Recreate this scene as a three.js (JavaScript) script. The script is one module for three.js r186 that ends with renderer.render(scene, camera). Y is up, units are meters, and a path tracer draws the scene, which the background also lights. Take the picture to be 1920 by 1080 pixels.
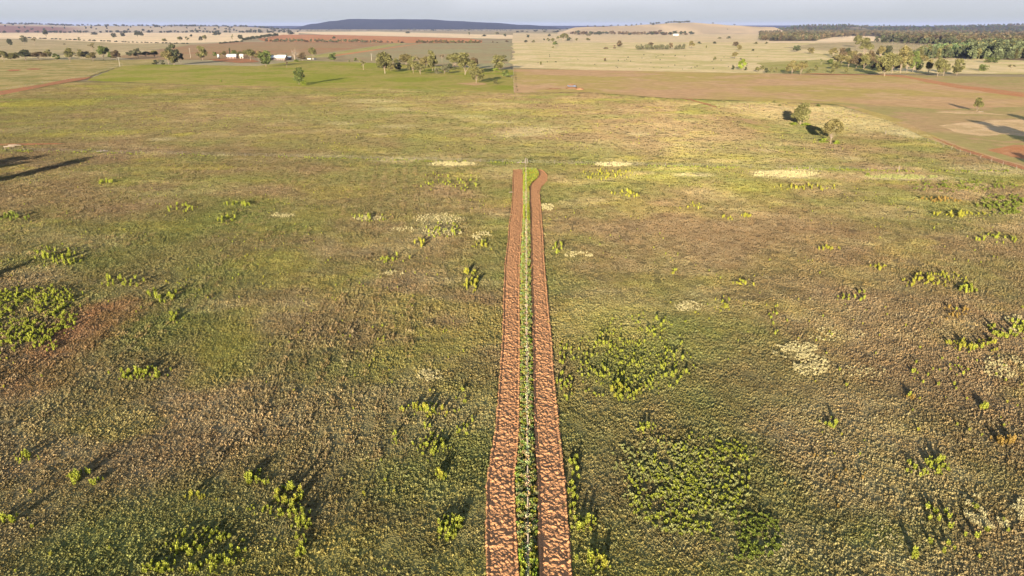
import * as THREE from 'three';
import { mergeGeometries } from 'three/addons/utils/BufferGeometryUtils.js';

// ───────────────────────── camera, sky, sun, exposure ─────────────────────────
const EXPOSURE = 3.3;
const CAM_H = 40, FOCAL = 1304, HORIZON_Y = 49;              // metres; pixels of a 1920 x 1080 frame
const scene = new THREE.Scene();
const camera = new THREE.PerspectiveCamera(2 * Math.atan(540 / FOCAL) * 180 / Math.PI, 16 / 9, 0.5, 60000);
const PITCH = Math.atan((540 - HORIZON_Y) / FOCAL);
camera.position.set(0, CAM_H, 0);
camera.rotation.set(-PITCH, 0, 0);
camera.updateMatrixWorld();

const renderer = new THREE.WebGLRenderer({ antialias: true });
renderer.toneMapping = THREE.LinearToneMapping;
renderer.toneMappingExposure = EXPOSURE;
renderer.shadowMap.enabled = true;

const SP = Math.sin(PITCH), CP = Math.cos(PITCH);
// direction of the sight line through a point of the frame
function ray(px, py) {
  const a = (px - 960) / FOCAL, b = (540 - py) / FOCAL;
  return new THREE.Vector3(a, b * CP - SP, -CP - b * SP);
}
// where that sight line meets level ground: surveyed positions of the things
function at(px, py, h = 0) {
  const r = ray(px, py), t = (h - CAM_H) / r.y;
  return { x: r.x * t, z: r.z * t };
}
const depthOf = (z, y = 0) => -z * CP + (CAM_H - y) * SP;
const mPerPx = (z) => depthOf(z) / FOCAL;

const antiSun = ray(1274, 291).normalize();
const SUN_EL = Math.asin(-antiSun.y), SH_X = antiSun.x / Math.cos(SUN_EL), SH_Z = antiSun.z / Math.cos(SUN_EL);
const sun = new THREE.DirectionalLight(new THREE.Color().setRGB(1.0, 0.86, 0.66), 5);
sun.name = 'sun';
sun.position.copy(antiSun).multiplyScalar(-2000);
sun.target.position.set(0, 0, -200);
sun.position.add(sun.target.position);
sun.castShadow = true;
sun.shadow.radius = 1;
sun.shadow.mapSize.set(4096, 4096);
Object.assign(sun.shadow.camera, { left: -500, right: 500, top: 300, bottom: -300, near: 1, far: 5000 });
scene.add(sun, sun.target);

// ───────────────────────── random numbers and noise ─────────────────────────
function rngOf(seed) {
  let a = seed >>> 0;
  return () => { a = (a + 0x6D2B79F5) | 0; let t = Math.imul(a ^ (a >>> 15), 1 | a); t = (t + Math.imul(t ^ (t >>> 7), 61 | t)) ^ t; return ((t ^ (t >>> 14)) >>> 0) / 4294967296; };
}
const hash2 = (i, j, s) => { let h = Math.imul(i, 374761393) + Math.imul(j, 668265263) + Math.imul(s, 1274126177) | 0; h = Math.imul(h ^ (h >>> 13), 1274126177); return ((h ^ (h >>> 16)) >>> 0) / 4294967296; };
function vnoise(x, y, s = 0, period = 0) {
  let i = Math.floor(x), j = Math.floor(y); const fx = x - i, fy = y - j, u = fx * fx * (3 - 2 * fx), v = fy * fy * (3 - 2 * fy);
  let i1 = i + 1, j1 = j + 1;
  if (period) { i = ((i % period) + period) % period; j = ((j % period) + period) % period; i1 = ((i1 % period) + period) % period; j1 = ((j1 % period) + period) % period; }
  const a = hash2(i, j, s), b = hash2(i1, j, s), c = hash2(i, j1, s), d = hash2(i1, j1, s);
  return a + (b - a) * u + (c - a) * v + (a - b - c + d) * u * v;
}
function fbm(x, y, oct = 4, s = 0, period = 0) {
  let f = 0, a = 0.5, n = 0;
  for (let k = 0; k < oct; k++) { f += a * vnoise(x, y, s + k * 17, period); n += a; x = x * 2 + (period ? 0 : 5.3); y = y * 2 + (period ? 0 : 1.7); if (period) period *= 2; a *= 0.5; }
  return f / n;
}
const clamp = (v, a = 0, b = 1) => Math.min(b, Math.max(a, v));
const smooth = (a, b, v) => { const t = clamp((v - a) / (b - a)); return t * t * (3 - 2 * t); };
const lerp = (a, b, t) => a + (b - a) * t;
const mix3 = (a, b, t) => [lerp(a[0], b[0], t), lerp(a[1], b[1], t), lerp(a[2], b[2], t)];

// ───────────────────────── the sky ─────────────────────────
{
  const W = 1024, H = 512, data = new Float32Array(W * H * 4);
  const stops = [[0, [0.49, 0.525, 0.43]], [1.2, [0.60, 0.63, 0.65]], [3, [0.72, 0.75, 0.785]], [8, [0.62, 0.68, 0.78]], [25, [0.40, 0.50, 0.68]], [60, [0.24, 0.34, 0.54]], [90, [0.19, 0.29, 0.49]]];
  for (let j = 0; j < H; j++) {
    const el = (j + 0.5) / H * 180 - 90, e = Math.max(0, el);
    let k = 0; while (k < stops.length - 2 && e > stops[k + 1][0]) k++;
    const base = mix3(stops[k][1], stops[k + 1][1], clamp((e - stops[k][0]) / (stops[k + 1][0] - stops[k][0])));
    for (let i = 0; i < W; i++) {
      const u = i / W * 24, c = smooth(0.46, 0.75, fbm(u, e * 0.55 + 3, 4, 900, 24)) * smooth(0.4, 2.2, e) * (1 - smooth(18, 50, e));
      const col = mix3(base, [0.80, 0.82, 0.86], c * 0.6), o = (j * W + i) * 4;
      for (let q = 0; q < 3; q++) data[o + q] = col[q] / EXPOSURE;
      data[o + 3] = 1;
    }
  }
  const sky = new THREE.DataTexture(data, W, H, THREE.RGBAFormat, THREE.FloatType);
  sky.mapping = THREE.EquirectangularReflectionMapping; sky.magFilter = THREE.LinearFilter; sky.minFilter = THREE.LinearFilter; sky.needsUpdate = true;
  scene.background = sky; scene.environment = sky;
}
// thin bluish air over 12 km
scene.fog = new THREE.FogExp2(new THREE.Color().setRGB(0.45, 0.54, 1.0), 2.6e-5);

// ───────────────────────── helpers ─────────────────────────
const used = new Map();
const numbered = (name) => { const n = used.get(name) || 0; used.set(name, n + 1); return n ? `${name}_${String(n).padStart(3, '0')}` : name; };
function put(o, name, data, parent = scene) {
  o.name = parent === scene ? numbered(name) : name;
  o.traverse((m) => { if (m.isMesh) { m.castShadow = true; m.receiveShadow = true; } });
  Object.assign(o.userData, data); parent.add(o); return o;
}
const structure = (o, name) => put(o, name, { kind: 'structure' });
const stuff = (o, name, label, category) => put(o, name, { kind: 'stuff', label, category });
function geo(pos, uv, col, index) {
  const g = new THREE.BufferGeometry();
  g.setAttribute('position', new THREE.BufferAttribute(new Float32Array(pos), 3));
  if (uv) g.setAttribute('uv', new THREE.BufferAttribute(new Float32Array(uv), 2));
  if (col) g.setAttribute('color', new THREE.BufferAttribute(new Float32Array(col), 3));
  if (index) g.setIndex(index);
  g.computeVertexNormals();
  return g;
}
function tileTexture(N, f, srgb = false) {
  const d = new Uint8Array(N * N * 4);
  for (let j = 0; j < N; j++) for (let i = 0; i < N; i++) { const c = f(i, j), o = (j * N + i) * 4; for (let q = 0; q < 3; q++) d[o + q] = clamp(Math.round(c[q] * 255), 0, 255); d[o + 3] = 255; }
  const t = new THREE.DataTexture(d, N, N, THREE.RGBAFormat);
  t.wrapS = t.wrapT = THREE.RepeatWrapping; t.magFilter = THREE.LinearFilter; t.minFilter = THREE.LinearMipmapLinearFilter; t.generateMipmaps = true; t.needsUpdate = true;
  if (srgb) t.colorSpace = THREE.SRGBColorSpace;
  return t;
}
// relief of grass and clods as a normal map; uv in metres, one tile = `size` metres
function reliefTexture(N, cells, tilt, seed) {
  const h = new Float32Array(N * N);
  for (let j = 0; j < N; j++) for (let i = 0; i < N; i++) h[j * N + i] = fbm(i / N * cells, j / N * cells, 3, seed, cells);
  return tileTexture(N, (i, j) => {
    const dx = h[j * N + (i + 1) % N] - h[j * N + (i + N - 1) % N], dy = h[((j + 1) % N) * N + i] - h[((j + N - 1) % N) * N + i];
    const nx = -dx * tilt * N / cells, ny = -dy * tilt * N / cells, l = Math.hypot(nx, ny, 1);
    return [nx / l * 0.5 + 0.5, ny / l * 0.5 + 0.5, 1 / l * 0.5 + 0.5];
  });
}
const relief = reliefTexture(512, 64, 0.75, 11);
const reliefSoft = reliefTexture(512, 64, 0.42, 12);
const scaled = (t, m) => { const c = t.clone(); c.repeat.set(1 / m, 1 / m); c.needsUpdate = true; return c; };
const rgb = (c) => new THREE.Color().setRGB(c[0], c[1], c[2]);
const mat = (c, o = {}) => new THREE.MeshLambertMaterial({ color: rgb(c), side: THREE.DoubleSide, ...o });   // matte: soil, grass, bark, leaves

// ───────────────────────── survey of the two graded strips (edges as frame points) ─────────────────────────
const pts = (a) => a.map(([x, y]) => at(x, y));
const edge = (a) => { const p = pts(a).sort((m, n) => n.z - m.z); return (z) => { if (z >= p[0].z) { const q = p[1], t = (z - p[0].z) / (q.z - p[0].z); return lerp(p[0].x, q.x, Math.max(t, -3)); } for (let k = 1; k < p.length; k++) if (z >= p[k].z) { const t = (z - p[k - 1].z) / (p[k].z - p[k - 1].z); return lerp(p[k - 1].x, p[k].x, t); } return p[p.length - 1].x; }; };
const leftA = edge([[911, 1080], [910, 1000], [911, 915], [915, 885], [922, 845], [929, 805], [935, 720], [939, 670], [942, 620], [943, 560], [946, 500], [949, 475], [952, 450], [954, 420], [959, 390], [961, 350], [962, 318]]);
const leftB = edge([[975, 1080], [970, 1000], [967, 945], [966, 905], [970, 870], [974, 820], [976, 690], [976, 620], [975, 560], [976, 490], [979, 430], [981, 400], [980, 318]]);
const rightA = edge([[1009, 1080], [1007, 1000], [1006, 900], [1001, 815], [999, 700], [997.5, 610], [996, 540], [994, 420], [992.5, 352], [997, 345], [1008, 335], [1011, 328], [1008, 321]]);
const rightB = edge([[1074, 1080], [1070, 1040], [1064, 945], [1057, 870], [1050, 810], [1043, 740], [1038, 690], [1036, 645], [1032, 610], [1027.5, 560], [1021, 485], [1019, 440], [1015, 390], [1012, 362], [1016, 350], [1026, 340], [1027, 330], [1021, 322], [1015, 319]]);
const STRIP_FAR = at(970, 318).z, STRIP_NEAR = -26;
const inStrip = (x, z, m = 0) => z < STRIP_NEAR && z > STRIP_FAR + 0.5 && ((x > leftA(z) - m && x < leftB(z) + m) || (x > rightA(z) - m && x < rightB(z) + m));
const fenceX = (z) => { const a = at(990, 1060), b = at(986, 306); return lerp(a.x, b.x, (z - a.z) / (b.z - a.z)); };
const inVerge = (x, z) => z > STRIP_FAR && x >= leftB(z) && x <= rightA(z) && z < STRIP_NEAR;

// where the paddock ends: tracks and neighbouring fields
const paddockEdge = [...pts([[-900, 330], [-500, 250], [0, 181], [165, 149], [330, 158], [560, 164], [820, 168], [966, 176], [1100, 175], [1250, 186], [1380, 192], [1450, 190], [1560, 198], [1640, 218], [1700, 241], [1735, 256], [1800, 284], [1900, 314], [1990, 338], [2300, 440]]), { x: 400, z: 0 }, { x: -400, z: 0 }];
function inPaddock(x, z) {
  let inside = false;
  for (let i = 0, j = paddockEdge.length - 1; i < paddockEdge.length; j = i++) { const a = paddockEdge[i], b = paddockEdge[j]; if ((a.z > z) !== (b.z > z) && x < (b.x - a.x) * (z - a.z) / (b.z - a.z) + a.x) inside = !inside; }
  return inside;
}
// gentle swells of the paddock
const swell = (x, z) => 0.42 * fbm(x / 38, z / 38, 3, 41) * smooth(-250, -150, z) * (1 - smooth(95, 140, Math.abs(x)));
const FIELD_Y = 0.02;

// ───────────────────────── paddock colours ─────────────────────────
const C = {
  olive: [0.180, 0.150, 0.062], green: [0.145, 0.160, 0.045], lime: [0.285, 0.265, 0.055], brown: [0.215, 0.150, 0.085], red: [0.26, 0.135, 0.075],
  straw: [0.36, 0.285, 0.15], cream: [0.42, 0.365, 0.21],
};
// patches seen in the paddock: [frame x, y, half width, half height, colour, strength]
const patchList = [
  [850, 308, 44, 5, 'cream', 0.8], [740, 301, 40, 3, 'cream', 0.6], [1150, 309, 35, 5, 'cream', 0.55], [1295, 329, 40, 4, 'cream', 0.6], [1470, 328, 68, 8, 'cream', 0.9], [1505, 318, 25, 4, 'cream', 0.7], [1690, 333, 75, 6, 'cream', 0.8], [1860, 318, 70, 10, 'cream', 0.4], [990, 247, 60, 9, 'cream', 0.55], [1200, 252, 22, 4, 'cream', 0.5],
  [700, 190, 60, 4, 'cream', 0.4], [900, 195, 50, 3, 'cream', 0.3], [720, 205, 60, 3, 'cream', 0.35], [640, 232, 30, 3, 'cream', 0.45], [745, 237, 40, 4, 'cream', 0.4], [880, 219, 40, 3, 'cream', 0.35], [930, 229, 40, 3, 'cream', 0.4], [300, 261, 28, 3, 'cream', 0.6], [715, 252, 18, 3, 'cream', 0.5], [1440, 282, 20, 4, 'cream', 0.4], [1600, 298, 20, 4, 'cream', 0.4], [1195, 325, 30, 4, 'straw', 0.5],
  [530, 405, 22, 4, 'cream', 0.5], [690, 410, 28, 5, 'cream', 0.5], [820, 412, 40, 12, 'cream', 0.35], [820, 435, 36, 10, 'cream', 0.35],
  [180, 600, 60, 40, 'red', 0.75], [130, 650, 70, 45, 'red', 0.65], [70, 720, 80, 45, 'red', 0.5], [290, 352, 40, 8, 'brown', 0.5], [120, 345, 60, 10, 'brown', 0.5],
  [430, 640, 60, 40, 'lime', 0.4], [400, 700, 70, 40, 'lime', 0.35], [470, 590, 40, 20, 'lime', 0.3], [345, 252, 25, 4, 'lime', 0.8], [200, 251, 40, 5, 'lime', 0.5], [110, 252, 30, 4, 'lime', 0.5], [60, 195, 120, 7, 'lime', 0.6], [250, 172, 130, 4, 'lime', 0.4], [270, 300, 40, 4, 'lime', 0.4], [1180, 296, 30, 4, 'lime', 0.5], [1280, 318, 110, 4, 'lime', 0.5], [1375, 296, 60, 7, 'lime', 0.45], [1500, 292, 60, 8, 'lime', 0.35], [1420, 352, 100, 10, 'lime', 0.3],
  [1250, 260, 260, 40, 'straw', 0.22], [700, 230, 500, 50, 'straw', 0.16], [1500, 290, 350, 30, 'straw', 0.14], [250, 215, 300, 40, 'straw', 0.10], [1450, 207, 90, 16, 'straw', 0.5], [1560, 222, 130, 28, 'straw', 0.55], [1620, 236, 90, 18, 'cream', 0.3], [1430, 200, 60, 8, 'cream', 0.2], [1570, 208, 70, 8, 'cream', 0.2], [1700, 250, 40, 6, 'cream', 0.5], [1350, 430, 260, 80, 'brown', 0.35], [1600, 520, 280, 130, 'brown', 0.45], [1700, 420, 200, 50, 'brown', 0.3], [1500, 700, 200, 60, 'brown', 0.35], [640, 600, 120, 60, 'brown', 0.3], [700, 380, 160, 40, 'brown', 0.3], [230, 700, 200, 140, 'green', 0.3], [1250, 960, 260, 110, 'brown', 0.2], [600, 800, 200, 100, 'brown', 0.2], [300, 430, 260, 60, 'green', 0.25], [480, 175, 200, 10, 'green', 0.3], [1850, 400, 120, 30, 'green', 0.4], [1520, 282, 60, 8, 'green', 0.4], [930, 306, 18, 5, 'green', 0.8],
].map(([px, py, rx, ry, c, s], k) => { const p = at(px, py), m = mPerPx(p.z); return { x: p.x, z: p.z, rx: rx * m, rz: Math.max(1.5, (at(px, py - ry).z - at(px, py + ry).z) / -2), c: C[c], s, k }; });
function paddockColour(x, z) {
  const n1 = fbm(x / 70, z / 70, 3, 3), n2 = fbm(x / 16, z / 16, 4, 7), n3 = fbm(x / 3.5, z / 3.5, 2, 19);
  let c = mix3(C.green, C.olive, smooth(0.28, 0.56, n2 * 0.6 + n1 * 0.4));
  c = mix3(c, C.brown, smooth(0.44, 0.66, n1 * 0.5 + n2 * 0.5 + x * 0.0004) * 0.85);
  const n4 = fbm(x / 15 + 9, z / 11, 5, 23);
  c = mix3(c, C.lime, smooth(0.54, 0.72, n4) * 0.42);
  c = mix3(c, C.straw, smooth(0.54, 0.74, fbm(x / 17 - 4, z / 11, 5, 29)) * 0.40);
  c = mix3(c, C.straw, 0.10);
  for (const p of patchList) {
    const d = Math.hypot((x - p.x) / p.rx, (z - p.z) / p.rz);
    if (d < 1.7) c = mix3(c, p.c, p.s * (1 - smooth(0.45, 1.35, d + (n2 - 0.5) * 1.1 + (n3 - 0.5) * 0.7)));
  }
  // faint seed rows
  const row = rowOf(x, z);
  if (row > 0) c = mix3(c, C.brown, 0.5 * row);
  const k = 0.82 + 0.36 * n3;
  return [c[0] * k, c[1] * k, c[2] * k];
}
// old drill rows left of the strips: they bend away to the left
function rowOf(x, z) {
  const a = smooth(-4, -14, x) * smooth(-260, -200, z) * smooth(-48, -60, z);
  if (a <= 0) return 0;
  const u = x - 0.115 * z + 0.0004 * z * z * smooth(-10, -60, x) * 0.2 + 0.35 * fbm(x / 20, z / 30, 2, 73), f = Math.abs(((u / 2.6) % 1 + 1) % 1 - 0.5) * 5.2;   // metres from the nearest row
  return a * (1 - smooth(0.16, 0.34, f)) * smooth(0.34, 0.5, fbm(x / 12, z / 40, 2, 77));
}

// ───────────────────────── ground sheets ─────────────────────────
const blotch = (seed, A, B, D, cells = 6, lo = 0.35, hi = 0.65, streak = 1) => tileTexture(512, (i, j) => {
  const a = fbm(i / 512 * cells, j / 512 * cells * streak, 5, seed, cells), b = fbm(i / 512 * 24, j / 512 * 24, 4, seed + 90, 24), g = fbm(i / 512 * 96, j / 512 * 96, 2, seed + 50, 96);
  let c = mix3(A, B, smooth(lo, hi, a)); c = mix3(c, D, smooth(0.52, 0.75, b) * 0.7);
  const k = 0.86 + 0.28 * g; return c.map((v) => Math.pow(clamp(v * k), 1 / 2.2));
}, true);
function fieldMaterial(seed, A, B, D, tile, o = {}) {
  return mat([1, 1, 1], { map: scaled(blotch(seed, A, B, D, o.cells, o.lo, o.hi), tile), normalMap: scaled(o.soft ? reliefSoft : relief, 14), ...(o.more || {}) });
}
{ // the land out to the horizon
  const g = new THREE.RingGeometry(0.1, 26000, 96, 40); g.rotateX(-Math.PI / 2);
  const p = g.attributes.position, uv = g.attributes.uv;
  for (let i = 0; i < p.count; i++) { p.setY(i, -0.25); uv.setXY(i, p.getX(i), p.getZ(i)); }
  structure(new THREE.Mesh(g, fieldMaterial(1, [0.42, 0.335, 0.20], [0.34, 0.29, 0.16], [0.30, 0.22, 0.14], 2600, { cells: 8 })), 'ground');
}
{ // the near paddock
  const rows = 430, cols = 340, pos = [], uv = [], col = [], idx = [];
  for (let r = 0; r <= rows; r++) {
    const d = 14 * Math.pow(560 / 14, r / rows);
    for (let c = 0; c <= cols; c++) {
      const x = (c / cols * 2 - 1) * (d * 0.98 + 70), z = -d;
      pos.push(x, FIELD_Y + swell(x, z) - (inStrip(x, z, 0.3) ? 0.12 : 0), z); uv.push(x, z); col.push(...paddockColour(x, z));
    }
  }
  const w = cols + 1;
  for (let r = 0; r < rows; r++) for (let c = 0; c < cols; c++) { const a = r * w + c; idx.push(a, a + 1, a + w, a + 1, a + w + 1, a + w); }
  const grain = tileTexture(512, (i, j) => { const g = fbm(i / 512 * 40, j / 512 * 40, 4, 301, 40), h = fbm(i / 512 * 9, j / 512 * 9, 3, 331, 9); const k = 0.62 + 0.5 * g + 0.25 * h; return [k, k * (0.97 + 0.06 * h), k * 0.97].map((v) => v * 0.8); });
  structure(new THREE.Mesh(geo(pos, uv, col, idx), mat([1.2, 1.2, 1.2], { vertexColors: true, map: scaled(grain, 11), normalMap: scaled(relief, 9) })), 'paddock_ground');
}
// fields beyond, in the order they lie on one another: [name, outline in frame points, material]
let layer = 0;
function fieldSheet(name, outline, material, wobble = 0, seed = 1) {
  const p = pts(outline), shape = [];
  for (let k = 0; k < p.length; k++) {
    const a = p[k], b = p[(k + 1) % p.length], len = Math.hypot(b.x - a.x, b.z - a.z), n = wobble ? clamp(Math.ceil(len / (wobble * 2.5)), 1, 160) : 1;
    for (let q = 0; q < n; q++) { const t = q / n, x = lerp(a.x, b.x, t), z = lerp(a.z, b.z, t); shape.push(new THREE.Vector2(x + (q ? (fbm(x / wobble / 3, z / wobble / 3, 3, seed) - 0.5) * wobble * 2 : 0), -(z + (q ? (fbm(x / wobble / 3, z / wobble / 3, 3, seed + 9) - 0.5) * wobble * 2 : 0)))); }
  }
  const g = new THREE.ShapeGeometry(new THREE.Shape(shape)); g.rotateX(-Math.PI / 2);
  const q = g.attributes.position, uv = g.attributes.uv, y = 0.03 + 0.004 * layer++;
  for (let i = 0; i < q.count; i++) { q.setY(i, y); uv.setXY(i, q.getX(i), q.getZ(i)); }
  return structure(new THREE.Mesh(g, material), name);
}
const M = {
  straw: fieldMaterial(20, [0.66, 0.50, 0.29], [0.60, 0.47, 0.27], [0.52, 0.40, 0.22], 900),
  palestraw: fieldMaterial(21, [0.78, 0.60, 0.37], [0.70, 0.54, 0.33], [0.66, 0.50, 0.30], 1200),
  oliveStraw: fieldMaterial(22, [0.44, 0.34, 0.18], [0.36, 0.30, 0.145], [0.56, 0.44, 0.26], 420),
  tan: fieldMaterial(23, [0.50, 0.315, 0.160], [0.43, 0.325, 0.105], [0.54, 0.35, 0.19], 300, { soft: true }),
  brownField: fieldMaterial(24, [0.37, 0.205, 0.105], [0.35, 0.24, 0.12], [0.40, 0.23, 0.125], 700, { soft: true }),
  greenGrey: fieldMaterial(25, [0.34, 0.27, 0.14], [0.33, 0.30, 0.155], [0.37, 0.25, 0.135], 600, { soft: true }),
  redField: fieldMaterial(26, [0.50, 0.235, 0.105], [0.46, 0.215, 0.10], [0.52, 0.27, 0.13], 900, { soft: true }),
  green: fieldMaterial(27, [0.27, 0.275, 0.042], [0.35, 0.29, 0.080], [0.245, 0.265, 0.035], 230),
  scrubStraw: fieldMaterial(28, [0.64, 0.50, 0.26], [0.50, 0.42, 0.175], [0.72, 0.57, 0.34], 240),
  redDirt: fieldMaterial(29, [0.42, 0.19, 0.090], [0.37, 0.19, 0.095], [0.30, 0.15, 0.070], 40, { soft: true }),
  paleRed: fieldMaterial(37, [0.47, 0.215, 0.095], [0.46, 0.235, 0.110], [0.52, 0.28, 0.14], 50, { soft: true }),
  roughGold: fieldMaterial(30, [0.40, 0.305, 0.12], [0.28, 0.245, 0.080], [0.50, 0.39, 0.19], 110),
  paleGrass: fieldMaterial(31, [0.54, 0.42, 0.22], [0.44, 0.36, 0.16], [0.62, 0.50, 0.31], 70),
  tanGreen: fieldMaterial(32, [0.43, 0.30, 0.14], [0.36, 0.295, 0.11], [0.46, 0.29, 0.155], 200, { soft: true }),
  sand: fieldMaterial(33, [0.62, 0.43, 0.23], [0.50, 0.35, 0.17], [0.66, 0.48, 0.28], 60, { soft: true }),
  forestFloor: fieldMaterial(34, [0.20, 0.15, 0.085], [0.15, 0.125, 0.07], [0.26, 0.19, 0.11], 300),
  greenish: fieldMaterial(36, [0.38, 0.33, 0.12], [0.32, 0.30, 0.085], [0.46, 0.37, 0.17], 160),
};
fieldSheet('straw_field', [[-700, 63], [560, 61], [560, 66], [470, 73], [440, 79], [250, 82], [60, 73], [-700, 69]], M.palestraw);
fieldSheet('olive_field', [[-700, 71], [60, 74], [240, 81], [360, 83], [330, 90], [200, 99], [-700, 116]], M.oliveStraw, 10, 2);
fieldSheet('straw_field', [[-700, 106], [110, 104], [260, 95], [330, 92], [240, 104], [150, 112], [-700, 122]], M.paleGrass, 6, 3);
fieldSheet('brown_field', [[215, 106], [360, 84], [450, 79], [530, 79], [740, 81], [560, 106], [400, 112], [260, 112]], M.brownField);
fieldSheet('red_field', [[500, 78.6], [482, 73], [530, 65], [610, 65], [880, 72], [905, 76], [903, 80.6], [740, 80.6]], M.redField);
fieldSheet('straw_field', [[530, 60], [700, 59], [960, 66], [1000, 70], [985, 73], [900, 72], [700, 67], [610, 65]], M.palestraw);
fieldSheet('grey_green_field', [[560, 106], [740, 80.8], [960, 80.8], [958, 132], [900, 130], [640, 118], [560, 116]], M.greenGrey);
fieldSheet('track', [[570, 107], [745, 80.8], [762, 80.8], [640, 104], [600, 108]], M.greenish);
fieldSheet('track', [[620, 104], [700, 93], [790, 81.3], [796, 81.3], [705, 94.5], [625, 106]], M.redField);
fieldSheet('scrub_field', [[962, 72], [1460, 76], [1900, 90], [2600, 92], [2600, 150], [1800, 138], [1440, 138], [1200, 134], [962, 128]], M.scrubStraw, 8, 5);
fieldSheet('straw_field', [[962, 62], [1130, 64], [1440, 62], [1640, 66], [1660, 76], [1440, 80], [1240, 79], [960, 81]], M.straw);
fieldSheet('olive_field', [[1540, 80], [1660, 77], [1800, 82], [1820, 92], [1700, 99], [1560, 96], [1470, 90]], M.oliveStraw, 10, 6);
fieldSheet('green_field', [[160, 151], [229, 123.5], [300, 121], [480, 124], [560, 114], [700, 118], [965, 131], [966, 176], [820, 168], [560, 164], [330, 158]], M.green, 2.2, 7);
fieldSheet('rough_grass', [[-500, 113], [150, 112], [300, 112], [290, 121], [228, 124], [160, 146], [0, 180], [-500, 250]], M.roughGold, 3, 8);
fieldSheet('tan_field', [[966, 129], [1200, 133], [1440, 138], [1560, 141], [1700, 141], [2500, 178], [2600, 420], [1990, 334], [1900, 312], [1800, 282], [1720, 250], [1640, 214], [1560, 195], [1400, 189], [1250, 184], [1100, 173], [966, 174]], M.tan, 3, 9);
fieldSheet('tan_green_field', [[1700, 141], [1790, 143], [2500, 150], [2500, 186], [1920, 176], [1800, 160]], M.tanGreen);
fieldSheet('tan_green_field', [[1560, 192], [1760, 205], [1960, 200], [2400, 240], [2500, 390], [1990, 330], [1880, 300], [1790, 274], [1720, 246], [1640, 213]], M.tanGreen, 5, 10);
fieldSheet('green_field', [[1420, 118], [1540, 112], [1680, 122], [1640, 138], [1560, 139], [1440, 137]], M.greenish, 4, 11);
fieldSheet('bare_sand', [[1760, 236], [1850, 226], [1990, 222], [1990, 262], [1880, 252], [1840, 255], [1790, 248]], M.sand, 4, 13);
fieldSheet('bare_sand', [[1752, 211], [1800, 207], [1890, 216], [1800, 214]], M.sand, 2, 14);
fieldSheet('bare_red_ground', [[1850, 282], [1900, 272], [2000, 276], [2040, 320], [1960, 306]], M.paleRed, 5, 15);
fieldSheet('red_track', [[1640, 140], [1690, 140.8], [1800, 159.5], [1990, 182.5], [2400, 230], [2400, 240], [1900, 180.5], [1780, 163], [1700, 146.5]], M.paleRed, 2.5, 16);
fieldSheet('red_track', [[1500, 138.4], [1530, 137.6], [1600, 139.6], [1650, 141], [1600, 141.6]], M.redDirt, 1.2, 17);
fieldSheet('red_track', [[1560, 194], [1600, 199], [1680, 222], [1740, 250], [1800, 274], [1880, 300], [1990, 331], [2300, 420], [2300, 440], [1985, 337], [1870, 305], [1795, 281], [1730, 256], [1670, 228], [1600, 205]], M.tan, 0.8, 18);
fieldSheet('red_track', [[1740, 254], [1800, 277], [1880, 302], [1985, 332], [2300, 424], [2300, 436], [1985, 337], [1875, 306], [1795, 280]], M.redDirt, 0.6, 18);
fieldSheet('red_track', [[1275, 184], [1300, 187], [1345, 200], [1342, 202], [1300, 190]], M.redDirt, 1, 19);
fieldSheet('red_track', [[1385, 222], [1410, 226], [1450, 240], [1440, 241], [1400, 230]], M.tan, 1, 20);
fieldSheet('red_track', [[-300, 232], [0, 171], [80, 158], [130, 148], [175, 144], [160, 149], [90, 161], [0, 179], [-300, 245]], M.redDirt, 0.8, 21);
fieldSheet('bare_red_ground', [[388, 111], [430, 109], [478, 112], [484, 116.5], [450, 118], [420, 115.5], [398, 114]], M.redDirt, 9, 22);
fieldSheet('bare_red_ground', [[10, 132.4], [22, 130.4], [40, 131], [34, 133.4], [20, 134]], M.redDirt, 2, 23);
fieldSheet('bare_red_ground', [[48, 129.6], [62, 128.2], [82, 129], [74, 131], [58, 131.4]], M.redDirt, 2, 33);
fieldSheet('bare_red_ground', [[-60, 271.5], [40, 269.5], [105, 269], [125, 270.4], [60, 272.6], [-60, 274.5]], M.redDirt, 1.2, 24);
fieldSheet('bare_red_ground', [[1010, 167], [1060, 162], [1100, 164], [1110, 170], [1050, 173]], M.tan, 2, 25);
fieldSheet('bare_red_ground', [[963.5, 129], [966, 129], [969, 174], [963, 174]], M.tan, 1.2, 26);
fieldSheet('bare_red_ground', [[855, 157], [890, 154], [915, 158], [890, 161]], M.tan, 2.5, 27);
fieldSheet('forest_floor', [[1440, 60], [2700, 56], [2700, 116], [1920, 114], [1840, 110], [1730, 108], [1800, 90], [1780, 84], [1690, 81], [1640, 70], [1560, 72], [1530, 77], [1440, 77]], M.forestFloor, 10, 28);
fieldSheet('straw_field', [[1436, 77.5], [1526, 77], [1550, 71], [1596, 66.4], [1640, 68.4], [1655, 76.5], [1560, 80], [1436, 81]], M.palestraw, 10, 29);

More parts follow.
